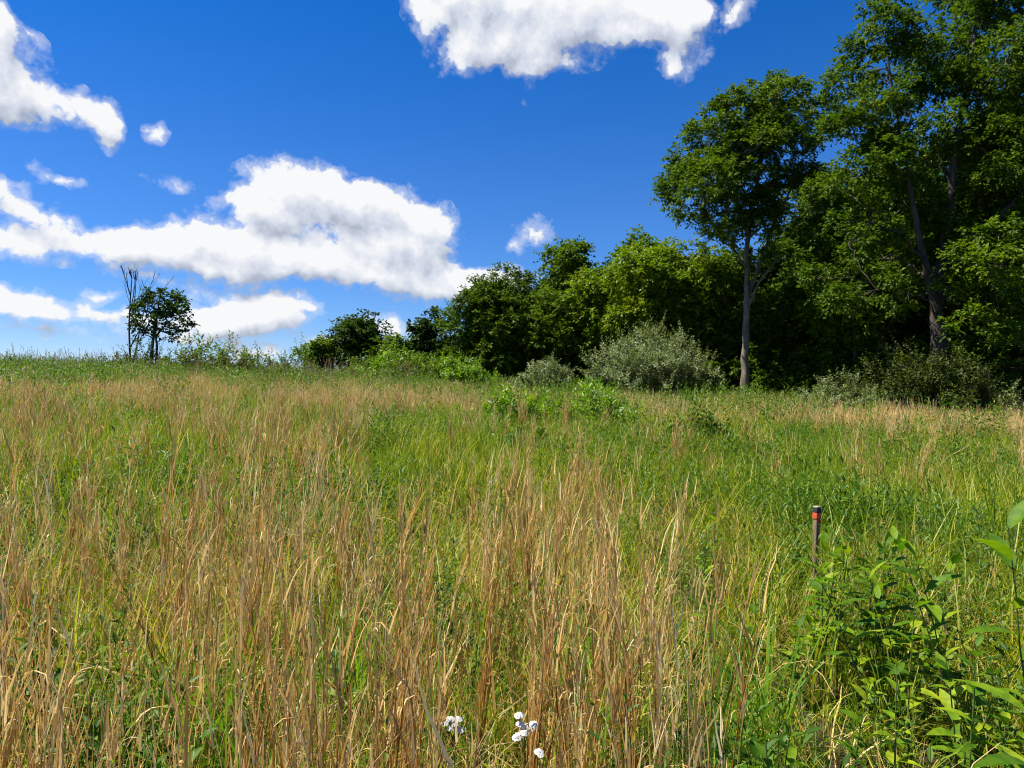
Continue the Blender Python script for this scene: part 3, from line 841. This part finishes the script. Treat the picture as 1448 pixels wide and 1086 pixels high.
def snag():
    Y = 41.5
    g = ground(184, Y)
    root = empty('dead_tree', g, 'bare dead tree with thin upright branches beside the small dark tree', 'tree')
    mb = MB(); lim = []

    def grow(p, d, L, r, lv):
        K = 7
        pts = [p]; dd = d.copy()
        for k in range(K - 1):
            dd = nrm(dd + R.normal(size=3) * .035 + np.array([0, 0, .06])); pts.append(pts[-1] + dd * L / (K - 1))
        pts = np.array(pts)
        (lim if lv else lim).append((pts, r))
        if lv < 3:
            for q in range([7, 4, 3][lv]):
                k = int(R.integers(2, K)); a = R.uniform(0, 2 * PI); sp_ = R.uniform(.3, .62)
                nd = nrm(dd + sp_ * np.array([math.cos(a), math.sin(a) * .7, 0]))
                grow(pts[k], nd, min(L * R.uniform(.35, .6), max(.35, (zt - pts[k][2]) * 1.02)), r * .5, lv + 1)
    top = at(186, 440, Y)
    zt = (at(186, 384, Y) - g)[2]
    grow(np.array([0, 0, -.2]), nrm(np.array([-.03, 0, 1.])), zt * .97, .075, 0)
    grow(np.array([.05, 0, .6]), nrm(np.array([.26, .05, 1.])), zt * .72, .05, 1)
    trunk = MB(); tw = MB()
    for k, (pts, r) in enumerate(lim):
        tubes(trunk if r > .03 else tw, pts, np.linspace(r, max(.006, r * .3), 7)[None], 6 if r > .03 else 4)
    trunk.build('trunk', M['bark_snag'], root); tw.build('branches', M['bark_snag'], root)


snag()
for (px, Y, top, sp, n, ll, lw, lb, mt) in [(200, 41, 480, .7, 14, .2, .07, 'dark bush between the dead tree and the small tree', 'leaf_dark'), (172, 41, 488, .5, 7, .2, .05, 'straggly dark bush left of the dead tree', 'leaf_dark'),
                                        (262, 40, 484, .7, 9, .34, .09, 'long-leaved green bush just right of the small lone tree', 'leaf_mid'), (305, 40, 474, 1.1, 14, .34, .08, 'fan-shaped green bush with long leaves on the left crest', 'leaf_mid'),
                                        (370, 41, 478, .6, 8, .2, .07, 'small upright sapling on the crest left of the low bushy tree', 'leaf_mid'), (412, 42, 488, 1.0, 14, .2, .07, 'low dense bush on the crest between sapling and bushy tree', 'leaf_mid'),
                                        (340, 42, 492, .8, 10, .2, .06, 'low green bush between the fan-shaped bush and the sapling', 'leaf_mid')]:
    h = rise(px, top, Y) * 1.12
    shrub('crest_bush', lb, px, Y, int(n * 3.6), h * .45, h * 1.02, sp * 1.25, 18, ll, lw * 1.4, M[mt], base_r=.45, lean=(.05, .8), bend=(-.1, .6), side_twigs=2, cat='bush')


# ------------------------------------------------------------------ broad-leaved plants near the camera
def forb(label, px, py, Y, stems, ll, lw, nleaf, lean=0., az=0., name='broadleaf_plant', stem=None, mat=None, opp=True, spread=.05, up=.5, droop=.3):
    p = at(px, py, Y); gx, gy = p[0], Y
    g = np.array([gx, gy, float(H(gx, gy))]); hh = p[2] - g[2]
    root = empty(name, g, label, 'plant')
    ms, ml = MB(), MB()
    n = stems
    base = np.zeros((n, 3)); base[:, :2] = R.normal(size=(n, 2)) * spread
    if n == 1: base[:] = 0
    L = hh * R.uniform(.72, 1.0, n); L[0] = hh
    stems_with_leaves(ms, ml, base, np.full(n, az) + R.normal(size=n) * (.9 if n > 1 else .0), L, np.full(n, lean) + (R.uniform(0, .22, n) if n > 1 else 0), R.uniform(0, .2, n), .0048, nleaf, ll, lw,
                      start=.3, detail=2, up=up, opp=opp, sides=6, droop=droop, K=8)
    ms.build('stem', stem or M['forb_stem'], root); ml.build('leaves', mat or M['forb'], root)
    return root


forb('broad-leaved plant with paired leaves just right of the painted stake', 1190, 750, 3.5, 4, .150, .058, 14, spread=.15)
forb('broad-leaved plant with a dark stem leaning between stake and right edge', 1318, 752, 3.2, 4, .155, .055, 12, lean=.12, az=2.6, stem=M['dark_stem'], spread=.09)
forb('big-leaved plant reaching into the right edge of the photo', 1470, 742, 2.05, 1, .21, .07, 12, lean=.02, az=3.1)
forb('low leafy plant in the lower right corner below the big-leaved one', 1410, 878, 2.7, 6, .115, .05, 14, spread=.17)
forb('small pale-leaved plant left of the stake and higher up the meadow', 992, 730, 4.7, 2, .12, .055, 10)
forb('small leafy plant below the pale-leaved one, left of the stake', 985, 800, 3.9, 2, .12, .06, 10)
forb('bright leafy stem right in front of the painted stake', 1168, 768, 3.9, 2, .14, .055, 12, spread=.07)
forb('light green leafy stem between the stake plant and the dark-stemmed plant', 1250, 775, 3.5, 3, .14, .055, 12, spread=.1)
forb('leafy plant in shade under the broad-leaved plants at lower right', 1290, 935, 2.6, 5, .09, .045, 14, spread=.17)
forb('leafy plant at the foot of the stake among the grass', 1120, 850, 3.6, 4, .10, .045, 14, spread=.10)
forb('bright leafy seedling at the bottom edge left of the white flowers', 290, 1040, 2.0, 4, .085, .045, 12, spread=.08)
forb('broad-leaved seedling at the bottom edge right of centre', 1085, 1045, 1.9, 4, .09, .04, 12, spread=.09)


def blade_tuft(label, px, py, Y, n, L0, L1, w):
    p = at(px, py, Y); g = np.array([p[0], Y, float(H(p[0], Y))])
    root = empty('broad_grass_tuft', g, label, 'grass tuft')
    mb = MB(); base = np.zeros((n, 3)); base[:, :2] = R.normal(size=(n, 2)) * .035
    az = R.uniform(0, 2 * PI, n); L = R.uniform(L0, L1, n)
    P = blade_paths(base, az, L, R.uniform(.03, .25, n), R.uniform(.15, 1.3, n), 10, .03)
    s = np.linspace(0, 1, 10); wid = w * R.uniform(.7, 1.2, n)[:, None] * (np.minimum(1, .5 + 2 * s) * np.maximum(.03, 1 - s ** 2.5))[None]
    sa = az + PI / 2 + R.normal(size=n) * .6
    ribbons(mb, P, wid, np.stack([np.cos(sa), np.sin(sa), 0 * sa], -1), r=R.random(n))
    mb.build('blades', M['wide'], root)


for a in [('broad green blades between the two left dry bunches', 170, 930, 2.4, 14, .45, .75, .010), ('green blades in front of the dry bunch left of centre', 380, 960, 2.2, 14, .45, .75, .010), ('green blades between the centre bunch and the left bunch', 500, 840, 3.0, 18, .5, .85, .010),
          ('tuft of broad bright green blades at the lower left among dry stems', 285, 950, 2.5, 16, .5, .85, .012), ('tuft of long green blades right of the dry centre bunch', 795, 860, 3.0, 18, .6, .95, .011),
          ('upright broad green blades right of the white flowers', 830, 930, 2.6, 16, .6, .95, .011), ('broad blades arching at the bottom edge right of centre', 1060, 1050, 1.85, 9, .45, .75, .017),
          ('green blades beside the left white flower cluster', 610, 950, 2.5, 14, .5, .8, .010), ('wide bright blade tuft at the bottom near the lower right plants', 1150, 1060, 1.8, 6, .35, .6, .022),
          ('arching green blades in the shade at lower right', 1010, 930, 2.7, 18, .5, .85, .010), ('green blades left of the broad-leaved plant', 1085, 900, 2.9, 18, .5, .85, .010)]:
    blade_tuft(*a)


# ------------------------------------------------------------------ white flowers
def flat_mat(name, col, rough=.6, trans=None):
    m, nt, N = new_mat(name); out = N('ShaderNodeOutputMaterial'); p = N('ShaderNodeBsdfPrincipled')
    nz = N('ShaderNodeTexNoise'); nz.inputs['Scale'].default_value = 60
    mx = N('ShaderNodeMix'); mx.data_type = 'RGBA'; mx.inputs['A'].default_value = (*[c * .82 for c in col], 1); mx.inputs['B'].default_value = (*col, 1)
    nt.links.new(nz.outputs[0], mx.inputs['Factor']); nt.links.new(mx.outputs['Result'], p.inputs['Base Color'])
    p.inputs['Roughness'].default_value = rough; nt.links.new(p.outputs[0], out.inputs[0])
    return m


M['petal'] = flat_mat('white_petals', (.84, .82, .74))
M['floret'] = flat_mat('flower_eyes', (.45, .36, .15))


def flower(label, heads, Y):
    """heads: photograph pixels of the separate flower heads"""
    hp = [at(a, b, Y + R.normal() * .012) for a, b, _ in heads]
    c = np.mean(hp, axis=0); g = np.array([c[0], Y, float(H(c[0], Y))])
    root = empty('white_flower', g, label, 'flower')
    fork = np.array([0, 0, c[2] - g[2] - .07])
    ms = MB(); tubes(ms, bez(np.zeros(3), np.array([.02, 0, fork[2] * .5]), fork, 8), np.linspace(.0025, .0018, 8)[None], 5)
    for p in hp:
        e = p - g; tubes(ms, bez(fork, fork * .4 + e * .6 + np.array([0, 0, -.01]), e, 5), np.linspace(.0015, .001, 5)[None], 4)
    ms.build('stem', M['forb_stem'], root)
    for p, (_, _, rpx) in zip(hp, heads):
        e = p - g; r = .86 * rpx / F * Y
        mp = MB(); me = MB()
        nf = 7
        for k in range(nf):        # a little dome of five-petalled florets
            a = k * 2 * PI / (nf - 1); off = np.array([math.cos(a), math.sin(a), .1]) * r * .68 if k else np.array([0, 0, r * .28])
            off = off + R.normal(size=3) * r * .08
            n5 = 6; b = np.arange(n5) * 2 * PI / n5 + R.random() * 2
            nd = nrm(off + np.array([0, -.5 * r, r * .6]))
            u = nrm(np.cross(nd, [0, .2, 1.])); w = np.cross(nd, u)
            axs = np.cos(b)[:, None] * u + np.sin(b)[:, None] * w
            leaf_faces(mp, np.repeat((e + off)[None], n5, 0), axs + nd * .15, np.repeat(nd[None], n5, 0), r * .62, r * .56, detail=1, droop=.1, fold=.05)
            tubes(me, np.array([e + off, e + off + nd * r * .10]), np.array([[r * .15, r * .05]]), 6)
        mp.build('petals', M['petal'], root); me.build('eyes', M['floret'], root)


flower('left cluster of white flowers low among the dry stems', [(629, 1023, 6), (637, 1017, 7), (648, 1017, 7), (637, 1030, 6), (651, 1032, 7), (643, 1024, 6)], 2.25)
flower('right and fuller cluster of white flowers at the bottom', [(734, 1012, 8), (736, 1024, 7), (747, 1029, 10), (755, 1024, 7), (731, 1042, 8), (742, 1036, 7)], 2.2)
flower('single small white flower below and right of the fuller cluster', [(762, 1063, 7), (765, 1068, 5)], 2.1)


# ------------------------------------------------------------------ painted stake
def box(mb, c, s, bev=.003, taper=1., t=0.):
    x, y, z = [k / 2 for k in s]
    prof = [(-z, 1 - bev * 6), (-z + bev, 1), (z - bev, 1), (z, 1 - bev * 6)]
    vs = []
    for (zz, k) in prof:
        f = k * (taper if zz < 0 else 1)
        for (a, b) in [(-1, -.85), (-.92, -1), (.92, -1), (1, -.85), (1, .85), (.92, 1), (-.92, 1), (-1, .85)]:
            vs.append((c[0] + a * x * f, c[1] + b * y * f, c[2] + zz))
    q = []
    for j in range(3):
        for k in range(8): q.append((j * 8 + k, j * 8 + (k + 1) % 8, j * 8 + 8 + (k + 1) % 8, j * 8 + 8 + k))
    for b, fl in ((0, True), (24, False)):
        r_ = [b + k for k in range(8)]
        if fl: r_ = r_[::-1]
        q += [(r_[0], r_[1], r_[2], r_[3]), (r_[0], r_[3], r_[4], r_[7]), (r_[4], r_[5], r_[6], r_[7])]
    mb.add(vs, quads=q)


M['wood'] = rough_mat('weathered_wood', (.12, .08, .045), (.30, .21, .13), 9, (3, 3, .35), .5)
M['paint'] = rough_mat('orange_red_paint', (.45, .055, .022), (.72, .13, .06), 30, bump=.2, rough=.6)
M['tip'] = rough_mat('blackened_top', (.02, .02, .025), (.06, .055, .06), 40, bump=.3)
M['end_grain'] = rough_mat('pale_end_grain', (.35, .27, .17), (.55, .44, .3), 60)
p = at(1150, 716, 5.0); g = np.array([p[0], 5.0, float(H(p[0], 5.0))]); hh = p[2] - g[2]
st = empty('marker_stake', g, 'short wooden marker stake with an orange-red band and black top', 'stake')
st.rotation_euler = (0.02, .035, .55)
mb = MB(); box(mb, (0, 0, hh / 2 - .15), (.040, .032, hh + .26), taper=.85); mb.build('shaft', M['wood'], st, False)
mb = MB(); box(mb, (0, 0, hh - .025), (.046, .038, .034))
mb.build('black_top', M['tip'], st, False)
mb = MB(); box(mb, (0, 0, hh - .063), (.0455, .0375, .043))
for k in range(7):
    a = -.020 + k * .0066; l = R.uniform(.006, .022)
    tubes(mb, np.array([[a, -.0175, hh - .088], [a, -.0175, hh - .089 - l * .6], [a, -.0170, hh - .089 - l]]), np.array([[.0036, .003, .001]]), 6)
mb.build('paint_band', M['paint'], st, False)
mb = MB(); box(mb, (0, 0, hh - .0025), (.044, .036, .009), .0015); mb.build('end_grain', M['end_grain'], st, False)

# ------------------------------------------------------------------ sky
w = bpy.data.worlds.new('World'); sc.world = w; w.use_nodes = True
nt = w.node_tree; nt.nodes.clear(); N = nt.nodes.new; ln = nt.links.new
out = N('ShaderNodeOutputWorld'); bg = N('ShaderNodeBackground')
sky = N('ShaderNodeTexSky'); sky.sky_type = 'NISHITA'; sky.sun_disc = False
sky.sun_elevation = math.radians(SUN_EL); sky.sun_rotation = math.radians(SUN_AZ)
sky.air_density = 1.0; sky.dust_density = 0.; sky.ozone_density = 2.2
SKY_K = .066


def px_dir(px, py):
    rx, rz = ray(px, py); v = np.array([rx, 1, rz]); return v / np.linalg.norm(v)


def azel(px, py):
    v = px_dir(px, py); return math.atan2(v[0], v[1]), math.asin(v[2])


# cloud banks: pixel centre, radii, turn (degrees), weight
BLOBS = [
    # top centre
    (690, 10, 100, 75, 0, 1.1), (770, 45, 100, 62, 0, 1.), (860, 5, 120, 52, -8, 1.1), (640, -15, 70, 50, 0, 1.), (665, 62, 55, 38, 30, .8), (760, 92, 45, 24, 0, .7), (900, 25, 60, 36, 0, .8),
    (965, 52, 42, 52, -30, .95), (952, 95, 14, 24, 0, .3), (1040, 20, 34, 20, 30, .55), (985, 20, 26, 22, 0, .6), (745, 130, 18, 14, 30, .25), (600, 45, 16, 30, 0, .4),
    # upper left
    (-10, 90, 72, 85, 0, 1.1), (30, 130, 60, 42, -20, 1.), (125, 160, 56, 30, -18, .95), (155, 188, 30, 22, -30, .8), (-20, 30, 60, 40, 0, .9), (228, 193, 18, 16, -45, .55), (95, 253, 30, 9, -18, .42), (50, 235, 18, 18, 0, .35),
    # middle bank
    (405, 262, 72, 42, 0, 1.05), (370, 290, 50, 30, 0, .95), (475, 285, 75, 46, 0, 1.05), (560, 300, 80, 42, -8, 1.05), (258, 348, 112, 34, 0, .95), (390, 345, 165, 44, 0, 1.0), (170, 352, 52, 30, 0, .85),
    (590, 340, 56, 46, 0, .95), (585, 372, 75, 34, -8, .95), (640, 398, 66, 27, -5, .95), (700, 398, 68, 20, 0, .8), (535, 388, 50, 24, 0, .75), (570, 345, 75, 40, 0, .6), (612, 405, 52, 26, 0, .8), (300, 278, 34, 14, 20, .45), (450, 375, 90, 22, 0, .8), (330, 375, 110, 25, 0, .9),
    # left bank
    (45, 300, 90, 28, -16, .66), (20, 345, 105, 27, 0, .74), (0, 262, 60, 24, -20, .55), (85, 338, 50, 20, 0, .5), (225, 398, 70, 13, -8, .5),
    # low clouds
    (330, 456, 105, 28, 5, 1.), (375, 430, 60, 32, 0, 1.), (290, 440, 50, 26, 0, .7), (150, 425, 34, 14, 0, .6), (60, 442, 115, 22, -8, .75), (0, 425, 80, 22, 0, .75), (180, 456, 60, 10, -5, .55), (60, 470, 110, 8, -4, .45),
    (440, 434, 22, 10, 0, .45), (550, 467, 46, 18, 0, .85), (460, 480, 34, 14, 0, .75), (360, 498, 50, 18, 0, .85), (743, 335, 40, 20, 25, .6), (720, 345, 16, 14, 30, .35), (240, 258, 40, 12, 0, .3), (240, 480, 60, 9, 0, .4)]

cg = bpy.data.node_groups.new('cloud_field', 'ShaderNodeTree')
cg.interface.new_socket('Direction', in_out='INPUT', socket_type='NodeSocketVector')
cg.interface.new_socket('Density', in_out='OUTPUT', socket_type='NodeSocketFloat')
cg.interface.new_socket('Mass', in_out='OUTPUT', socket_type='NodeSocketFloat')
cg.interface.new_socket('Soft', in_out='OUTPUT', socket_type='NodeSocketFloat')
CN = cg.nodes.new; cl_ = cg.links.new
gi = CN('NodeGroupInput'); go = CN('NodeGroupOutput')


def cm(op, a, b=None, c=None, clamp=False):
    n = CN('ShaderNodeMath'); n.operation = op; n.use_clamp = clamp
    for k, v in enumerate((a, b, c)):
        if v is None: continue
        if isinstance(v, (int, float)): n.inputs[k].default_value = v
        else: cl_(v, n.inputs[k])
    return n.outputs[0]


sp = CN('ShaderNodeSeparateXYZ'); cl_(gi.outputs[0], sp.inputs[0])
azn = cm('ARCTAN2', sp.outputs[0], sp.outputs[1]); eln = cm('ARCSINE', sp.outputs[2])
cb = CN('ShaderNodeCombineXYZ'); cl_(azn, cb.inputs[0]); cl_(eln, cb.inputs[1])
wn = CN('ShaderNodeTexNoise'); wn.inputs['Scale'].default_value = 14; wn.inputs['Detail'].default_value = 3; wn.inputs['Roughness'].default_value = .6
cl_(cb.outputs[0], wn.inputs['Vector'])
vs = CN('ShaderNodeVectorMath'); vs.operation = 'MULTIPLY_ADD'; cl_(wn.outputs['Color'], vs.inputs[0]); vs.inputs[1].default_value = (.055, .045, 0); 
va = CN('ShaderNodeVectorMath'); va.operation = 'ADD'; cl_(cb.outputs[0], va.inputs[0]); va.inputs[1].default_value = (-.0275, -.0225, 0)
cl_(va.outputs[0], vs.inputs[2])
acc = None
for (bx, by, rx, ry, tn, wt) in BLOBS:
    a0, e0 = azel(bx, by)
    ax_, _ = azel(bx + rx * .5, by); ax2, _ = azel(bx - rx * .5, by)
    _, ey = azel(bx, by - ry * .5); _, ey2 = azel(bx, by + ry * .5)
    mp = CN('ShaderNodeMapping'); mp.vector_type = 'TEXTURE'
    cl_(vs.outputs[0], mp.inputs[0])
    mp.inputs['Location'].default_value = (a0, e0, 0); mp.inputs['Rotation'].default_value = (0, 0, math.radians(tn))
    mp.inputs['Scale'].default_value = ((ax_ - ax2) * 1.25, (ey - ey2) * 1.25, 1)
    gr = CN('ShaderNodeTexGradient'); gr.gradient_type = 'SPHERICAL'; cl_(mp.outputs[0], gr.inputs[0])
    acc = cm('MULTIPLY', gr.outputs['Fac'], wt) if acc is None else cm('MULTIPLY_ADD', gr.outputs['Fac'], wt, acc)
# billows
n1 = CN('ShaderNodeTexNoise'); n1.inputs['Scale'].default_value = 26; n1.inputs['Detail'].default_value = 6; n1.inputs['Roughness'].default_value = .58; n1.inputs['Distortion'].default_value = .25
cl_(cb.outputs[0], n1.inputs['Vector'])
mass = cm('MINIMUM', acc, 1.1)
fb = cm('SUBTRACT', n1.outputs['Fac'], .5)
n2 = CN('ShaderNodeTexNoise'); n2.inputs['Scale'].default_value = 75; n2.inputs['Detail'].default_value = 4; n2.inputs['Roughness'].default_value = .62; n2.inputs['Distortion'].default_value = .8
cl_(cb.outputs[0], n2.inputs['Vector'])
wv = CN('ShaderNodeVectorMath'); wv.operation = 'MULTIPLY_ADD'; cl_(n2.outputs['Color'], wv.inputs[0]); wv.inputs[1].default_value = (.016, .016, 0); cl_(cb.outputs[0], wv.inputs[2])
vo = CN('ShaderNodeTexVoronoi'); vo.voronoi_dimensions = '2D'; vo.feature = 'F1'; vo.inputs['Scale'].default_value = 22; vo.inputs['Detail'].default_value = 2.5; vo.inputs['Roughness'].default_value = .55
vo.inputs['Lacunarity'].default_value = 2.3; vo.normalize = True
cl_(wv.outputs[0], vo.inputs['Vector'])
puff = cm('SUBTRACT', .36, vo.outputs['Distance'])
fb = cm('MULTIPLY_ADD', cm('SUBTRACT', n2.outputs['Fac'], .5), .36, cm('MULTIPLY_ADD', fb, .72, cm('MULTIPLY', puff, .80)))
dens = cm('MULTIPLY_ADD', fb, 1.3, cm('SUBTRACT', mass, .28))
dens = cm('MULTIPLY', dens, cm('GREATER_THAN', acc, .001))
cl_(dens, go.inputs[0]); cl_(mass, go.inputs[1])
n3 = CN('ShaderNodeTexNoise'); n3.inputs['Scale'].default_value = 24; n3.inputs['Detail'].default_value = 2.5; n3.inputs['Roughness'].default_value = .5
cl_(cb.outputs[0], n3.inputs['Vector'])
cl_(cm('ADD', mass, cm('MULTIPLY_ADD', puff, 1.0, cm('MULTIPLY', cm('SUBTRACT', n3.outputs['Fac'], .5), .4))), go.inputs[2])

tc = N('ShaderNodeTexCoord')


def grp(vec):
    g_ = N('ShaderNodeGroup'); g_.node_tree = cg; ln(vec, g_.inputs[0]); return g_


def wm_(op, a, b=None, c=None, clamp=False):
    n = N('ShaderNodeMath'); n.operation = op; n.use_clamp = clamp
    for k, v in enumerate((a, b, c)):
        if v is None: continue
        if isinstance(v, (int, float)): n.inputs[k].default_value = v
        else: ln(v, n.inputs[k])
    return n.outputs[0]


nv = N('ShaderNodeVectorMath'); nv.operation = 'NORMALIZE'; ln(tc.outputs['Generated'], nv.inputs[0])
g1 = grp(nv.outputs[0])
off = N('ShaderNodeVectorMath'); off.operation = 'ADD'; ln(nv.outputs[0], off.inputs[0]); off.inputs[1].default_value = (-.012, 0, .026)
nv2 = N('ShaderNodeVectorMath'); nv2.operation = 'NORMALIZE'; ln(off.outputs[0], nv2.inputs[0])
g2 = grp(nv2.outputs[0])
alpha = N('ShaderNodeMapRange'); alpha.interpolation_type = 'SMOOTHSTEP'; alpha.inputs[1].default_value = .03; alpha.inputs[2].default_value = .36
ln(g1.outputs[0], alpha.inputs[0])
lit = wm_('SUBTRACT', g1.outputs[2], g2.outputs[2])
lit = wm_('MULTIPLY_ADD', lit, 1.0, .755)
thick = N('ShaderNodeMapRange'); thick.inputs[1].default_value = .35; thick.inputs[2].default_value = 1.1; thick.inputs[3].default_value = 0; thick.inputs[4].default_value = .16
ln(g1.outputs[1], thick.inputs[0])
lit = wm_('SUBTRACT', lit, thick.outputs[0], clamp=True)
ccol = N('ShaderNodeValToRGB'); e = ccol.color_ramp.elements
e[0].position = 0.1; e[0].color = (.22, .245, .30, 1); e[1].position = .92; e[1].color = (.47, .475, .485, 1)
q = e.new(.45); q.color = (.33, .355, .41, 1)
ln(lit, ccol.inputs[0])
# deep clear sky
hs = N('ShaderNodeHueSaturation'); hs.inputs['Saturation'].default_value = 1.38; hs.inputs['Value'].default_value = SKY_K / .1
sz = N('ShaderNodeSeparateXYZ'); ln(nv.outputs[0], sz.inputs[0])
low = N('ShaderNodeMapRange'); low.inputs[1].default_value = 0; low.inputs[2].default_value = .30; low.interpolation_type = 'SMOOTHSTEP'; ln(sz.outputs[2], low.inputs[0])
tcol = N('ShaderNodeMix'); tcol.data_type = 'RGBA'; tcol.inputs['A'].default_value = (.74, .80, 1.06, 1); tcol.inputs['B'].default_value = (.96, .90, 1.08, 1); ln(low.outputs[0], tcol.inputs['Factor'])
tint = N('ShaderNodeVectorMath'); tint.operation = 'MULTIPLY'; ln(tcol.outputs['Result'], tint.inputs[1]); ln(sky.outputs[0], tint.inputs[0]); ln(tint.outputs[0], hs.inputs['Color'])
cmul = N('ShaderNodeVectorMath'); cmul.operation = 'SCALE'; cmul.inputs['Scale'].default_value = 1 / .1
ln(ccol.outputs[0], cmul.inputs[0])
bgc = N('ShaderNodeBackground'); bgw = N('ShaderNodeBackground')
wisp = N('ShaderNodeMapRange'); wisp.interpolation_type = 'SMOOTHSTEP'; wisp.inputs[1].default_value = -.18; wisp.inputs[2].default_value = .18; wisp.inputs[4].default_value = .36
ln(g1.outputs[0], wisp.inputs[0])
fac = wm_('MAXIMUM', alpha.outputs[0], wisp.outputs[0])
ln(hs.outputs[0], bg.inputs['Color']); bg.inputs['Strength'].default_value = .1
mixc = N('ShaderNodeMix'); mixc.data_type = 'RGBA'
ln(fac, mixc.inputs['Factor']); ln(hs.outputs[0], mixc.inputs['A']); ln(cmul.outputs[0], mixc.inputs['B'])
ln(mixc.outputs['Result'], bgc.inputs['Color']); bgc.inputs['Strength'].default_value = .1
ln(hs.outputs[0], bgw.inputs['Color']); bgw.inputs['Strength'].default_value = .1
inside = wm_('GREATER_THAN', g1.outputs[1], .02)          # near a cloud bank at all
m1 = N('ShaderNodeMixShader'); ln(inside, m1.inputs[0]); ln(bg.outputs[0], m1.inputs[1]); ln(bgc.outputs[0], m1.inputs[2])
sepd = N('ShaderNodeSeparateXYZ'); ln(nv.outputs[0], sepd.inputs[0])
half = wm_('MULTIPLY', wm_('GREATER_THAN', sepd.outputs[1], .2), wm_('GREATER_THAN', sepd.outputs[2], 0.))   # the half of the sky that has clouds
m2 = N('ShaderNodeMixShader'); ln(half, m2.inputs[0]); ln(bgw.outputs[0], m2.inputs[1]); ln(m1.outputs[0], m2.inputs[2])
ln(m2.outputs[0], out.inputs[0])

# ------------------------------------------------------------------ sun, camera, render
sl = bpy.data.lights.new('Sun', 'SUN'); sl.energy = 5.0; sl.angle = math.radians(.53); sl.color = (1, .955, .88)
so = bpy.data.objects.new('Sun', sl); COL.objects.link(so)
el, az = math.radians(SUN_EL), math.radians(SUN_AZ)
d = Vector((math.sin(az) * math.cos(el), math.cos(az) * math.cos(el), math.sin(el)))
so.rotation_euler = d.to_track_quat('Z', 'Y').to_euler()
so.location = d * 40

cam = bpy.data.cameras.new('Camera'); co = bpy.data.objects.new('Camera', cam); COL.objects.link(co)
cam.sensor_fit = 'HORIZONTAL'; cam.sensor_width = 36; cam.lens = 36 * F / 1448
cam.clip_start = .05; cam.clip_end = 4000
co.location = (0, 0, EYE); co.rotation_euler = (PI / 2 + PITCH, 0, 0)
sc.camera = co
vs_ = sc.view_settings; vs_.view_transform = 'Standard'; vs_.look = 'None'; vs_.exposure = 1.0; vs_.gamma = 1
sc.render.engine = 'CYCLES'
c = sc.cycles
c.max_bounces = 4; c.diffuse_bounces = 3; c.glossy_bounces = 1; c.transmission_bounces = 3; c.transparent_max_bounces = 4
c.caustics_reflective = False; c.caustics_refractive = False
c.sample_clamp_indirect = 6; c.filter_width = 1.1
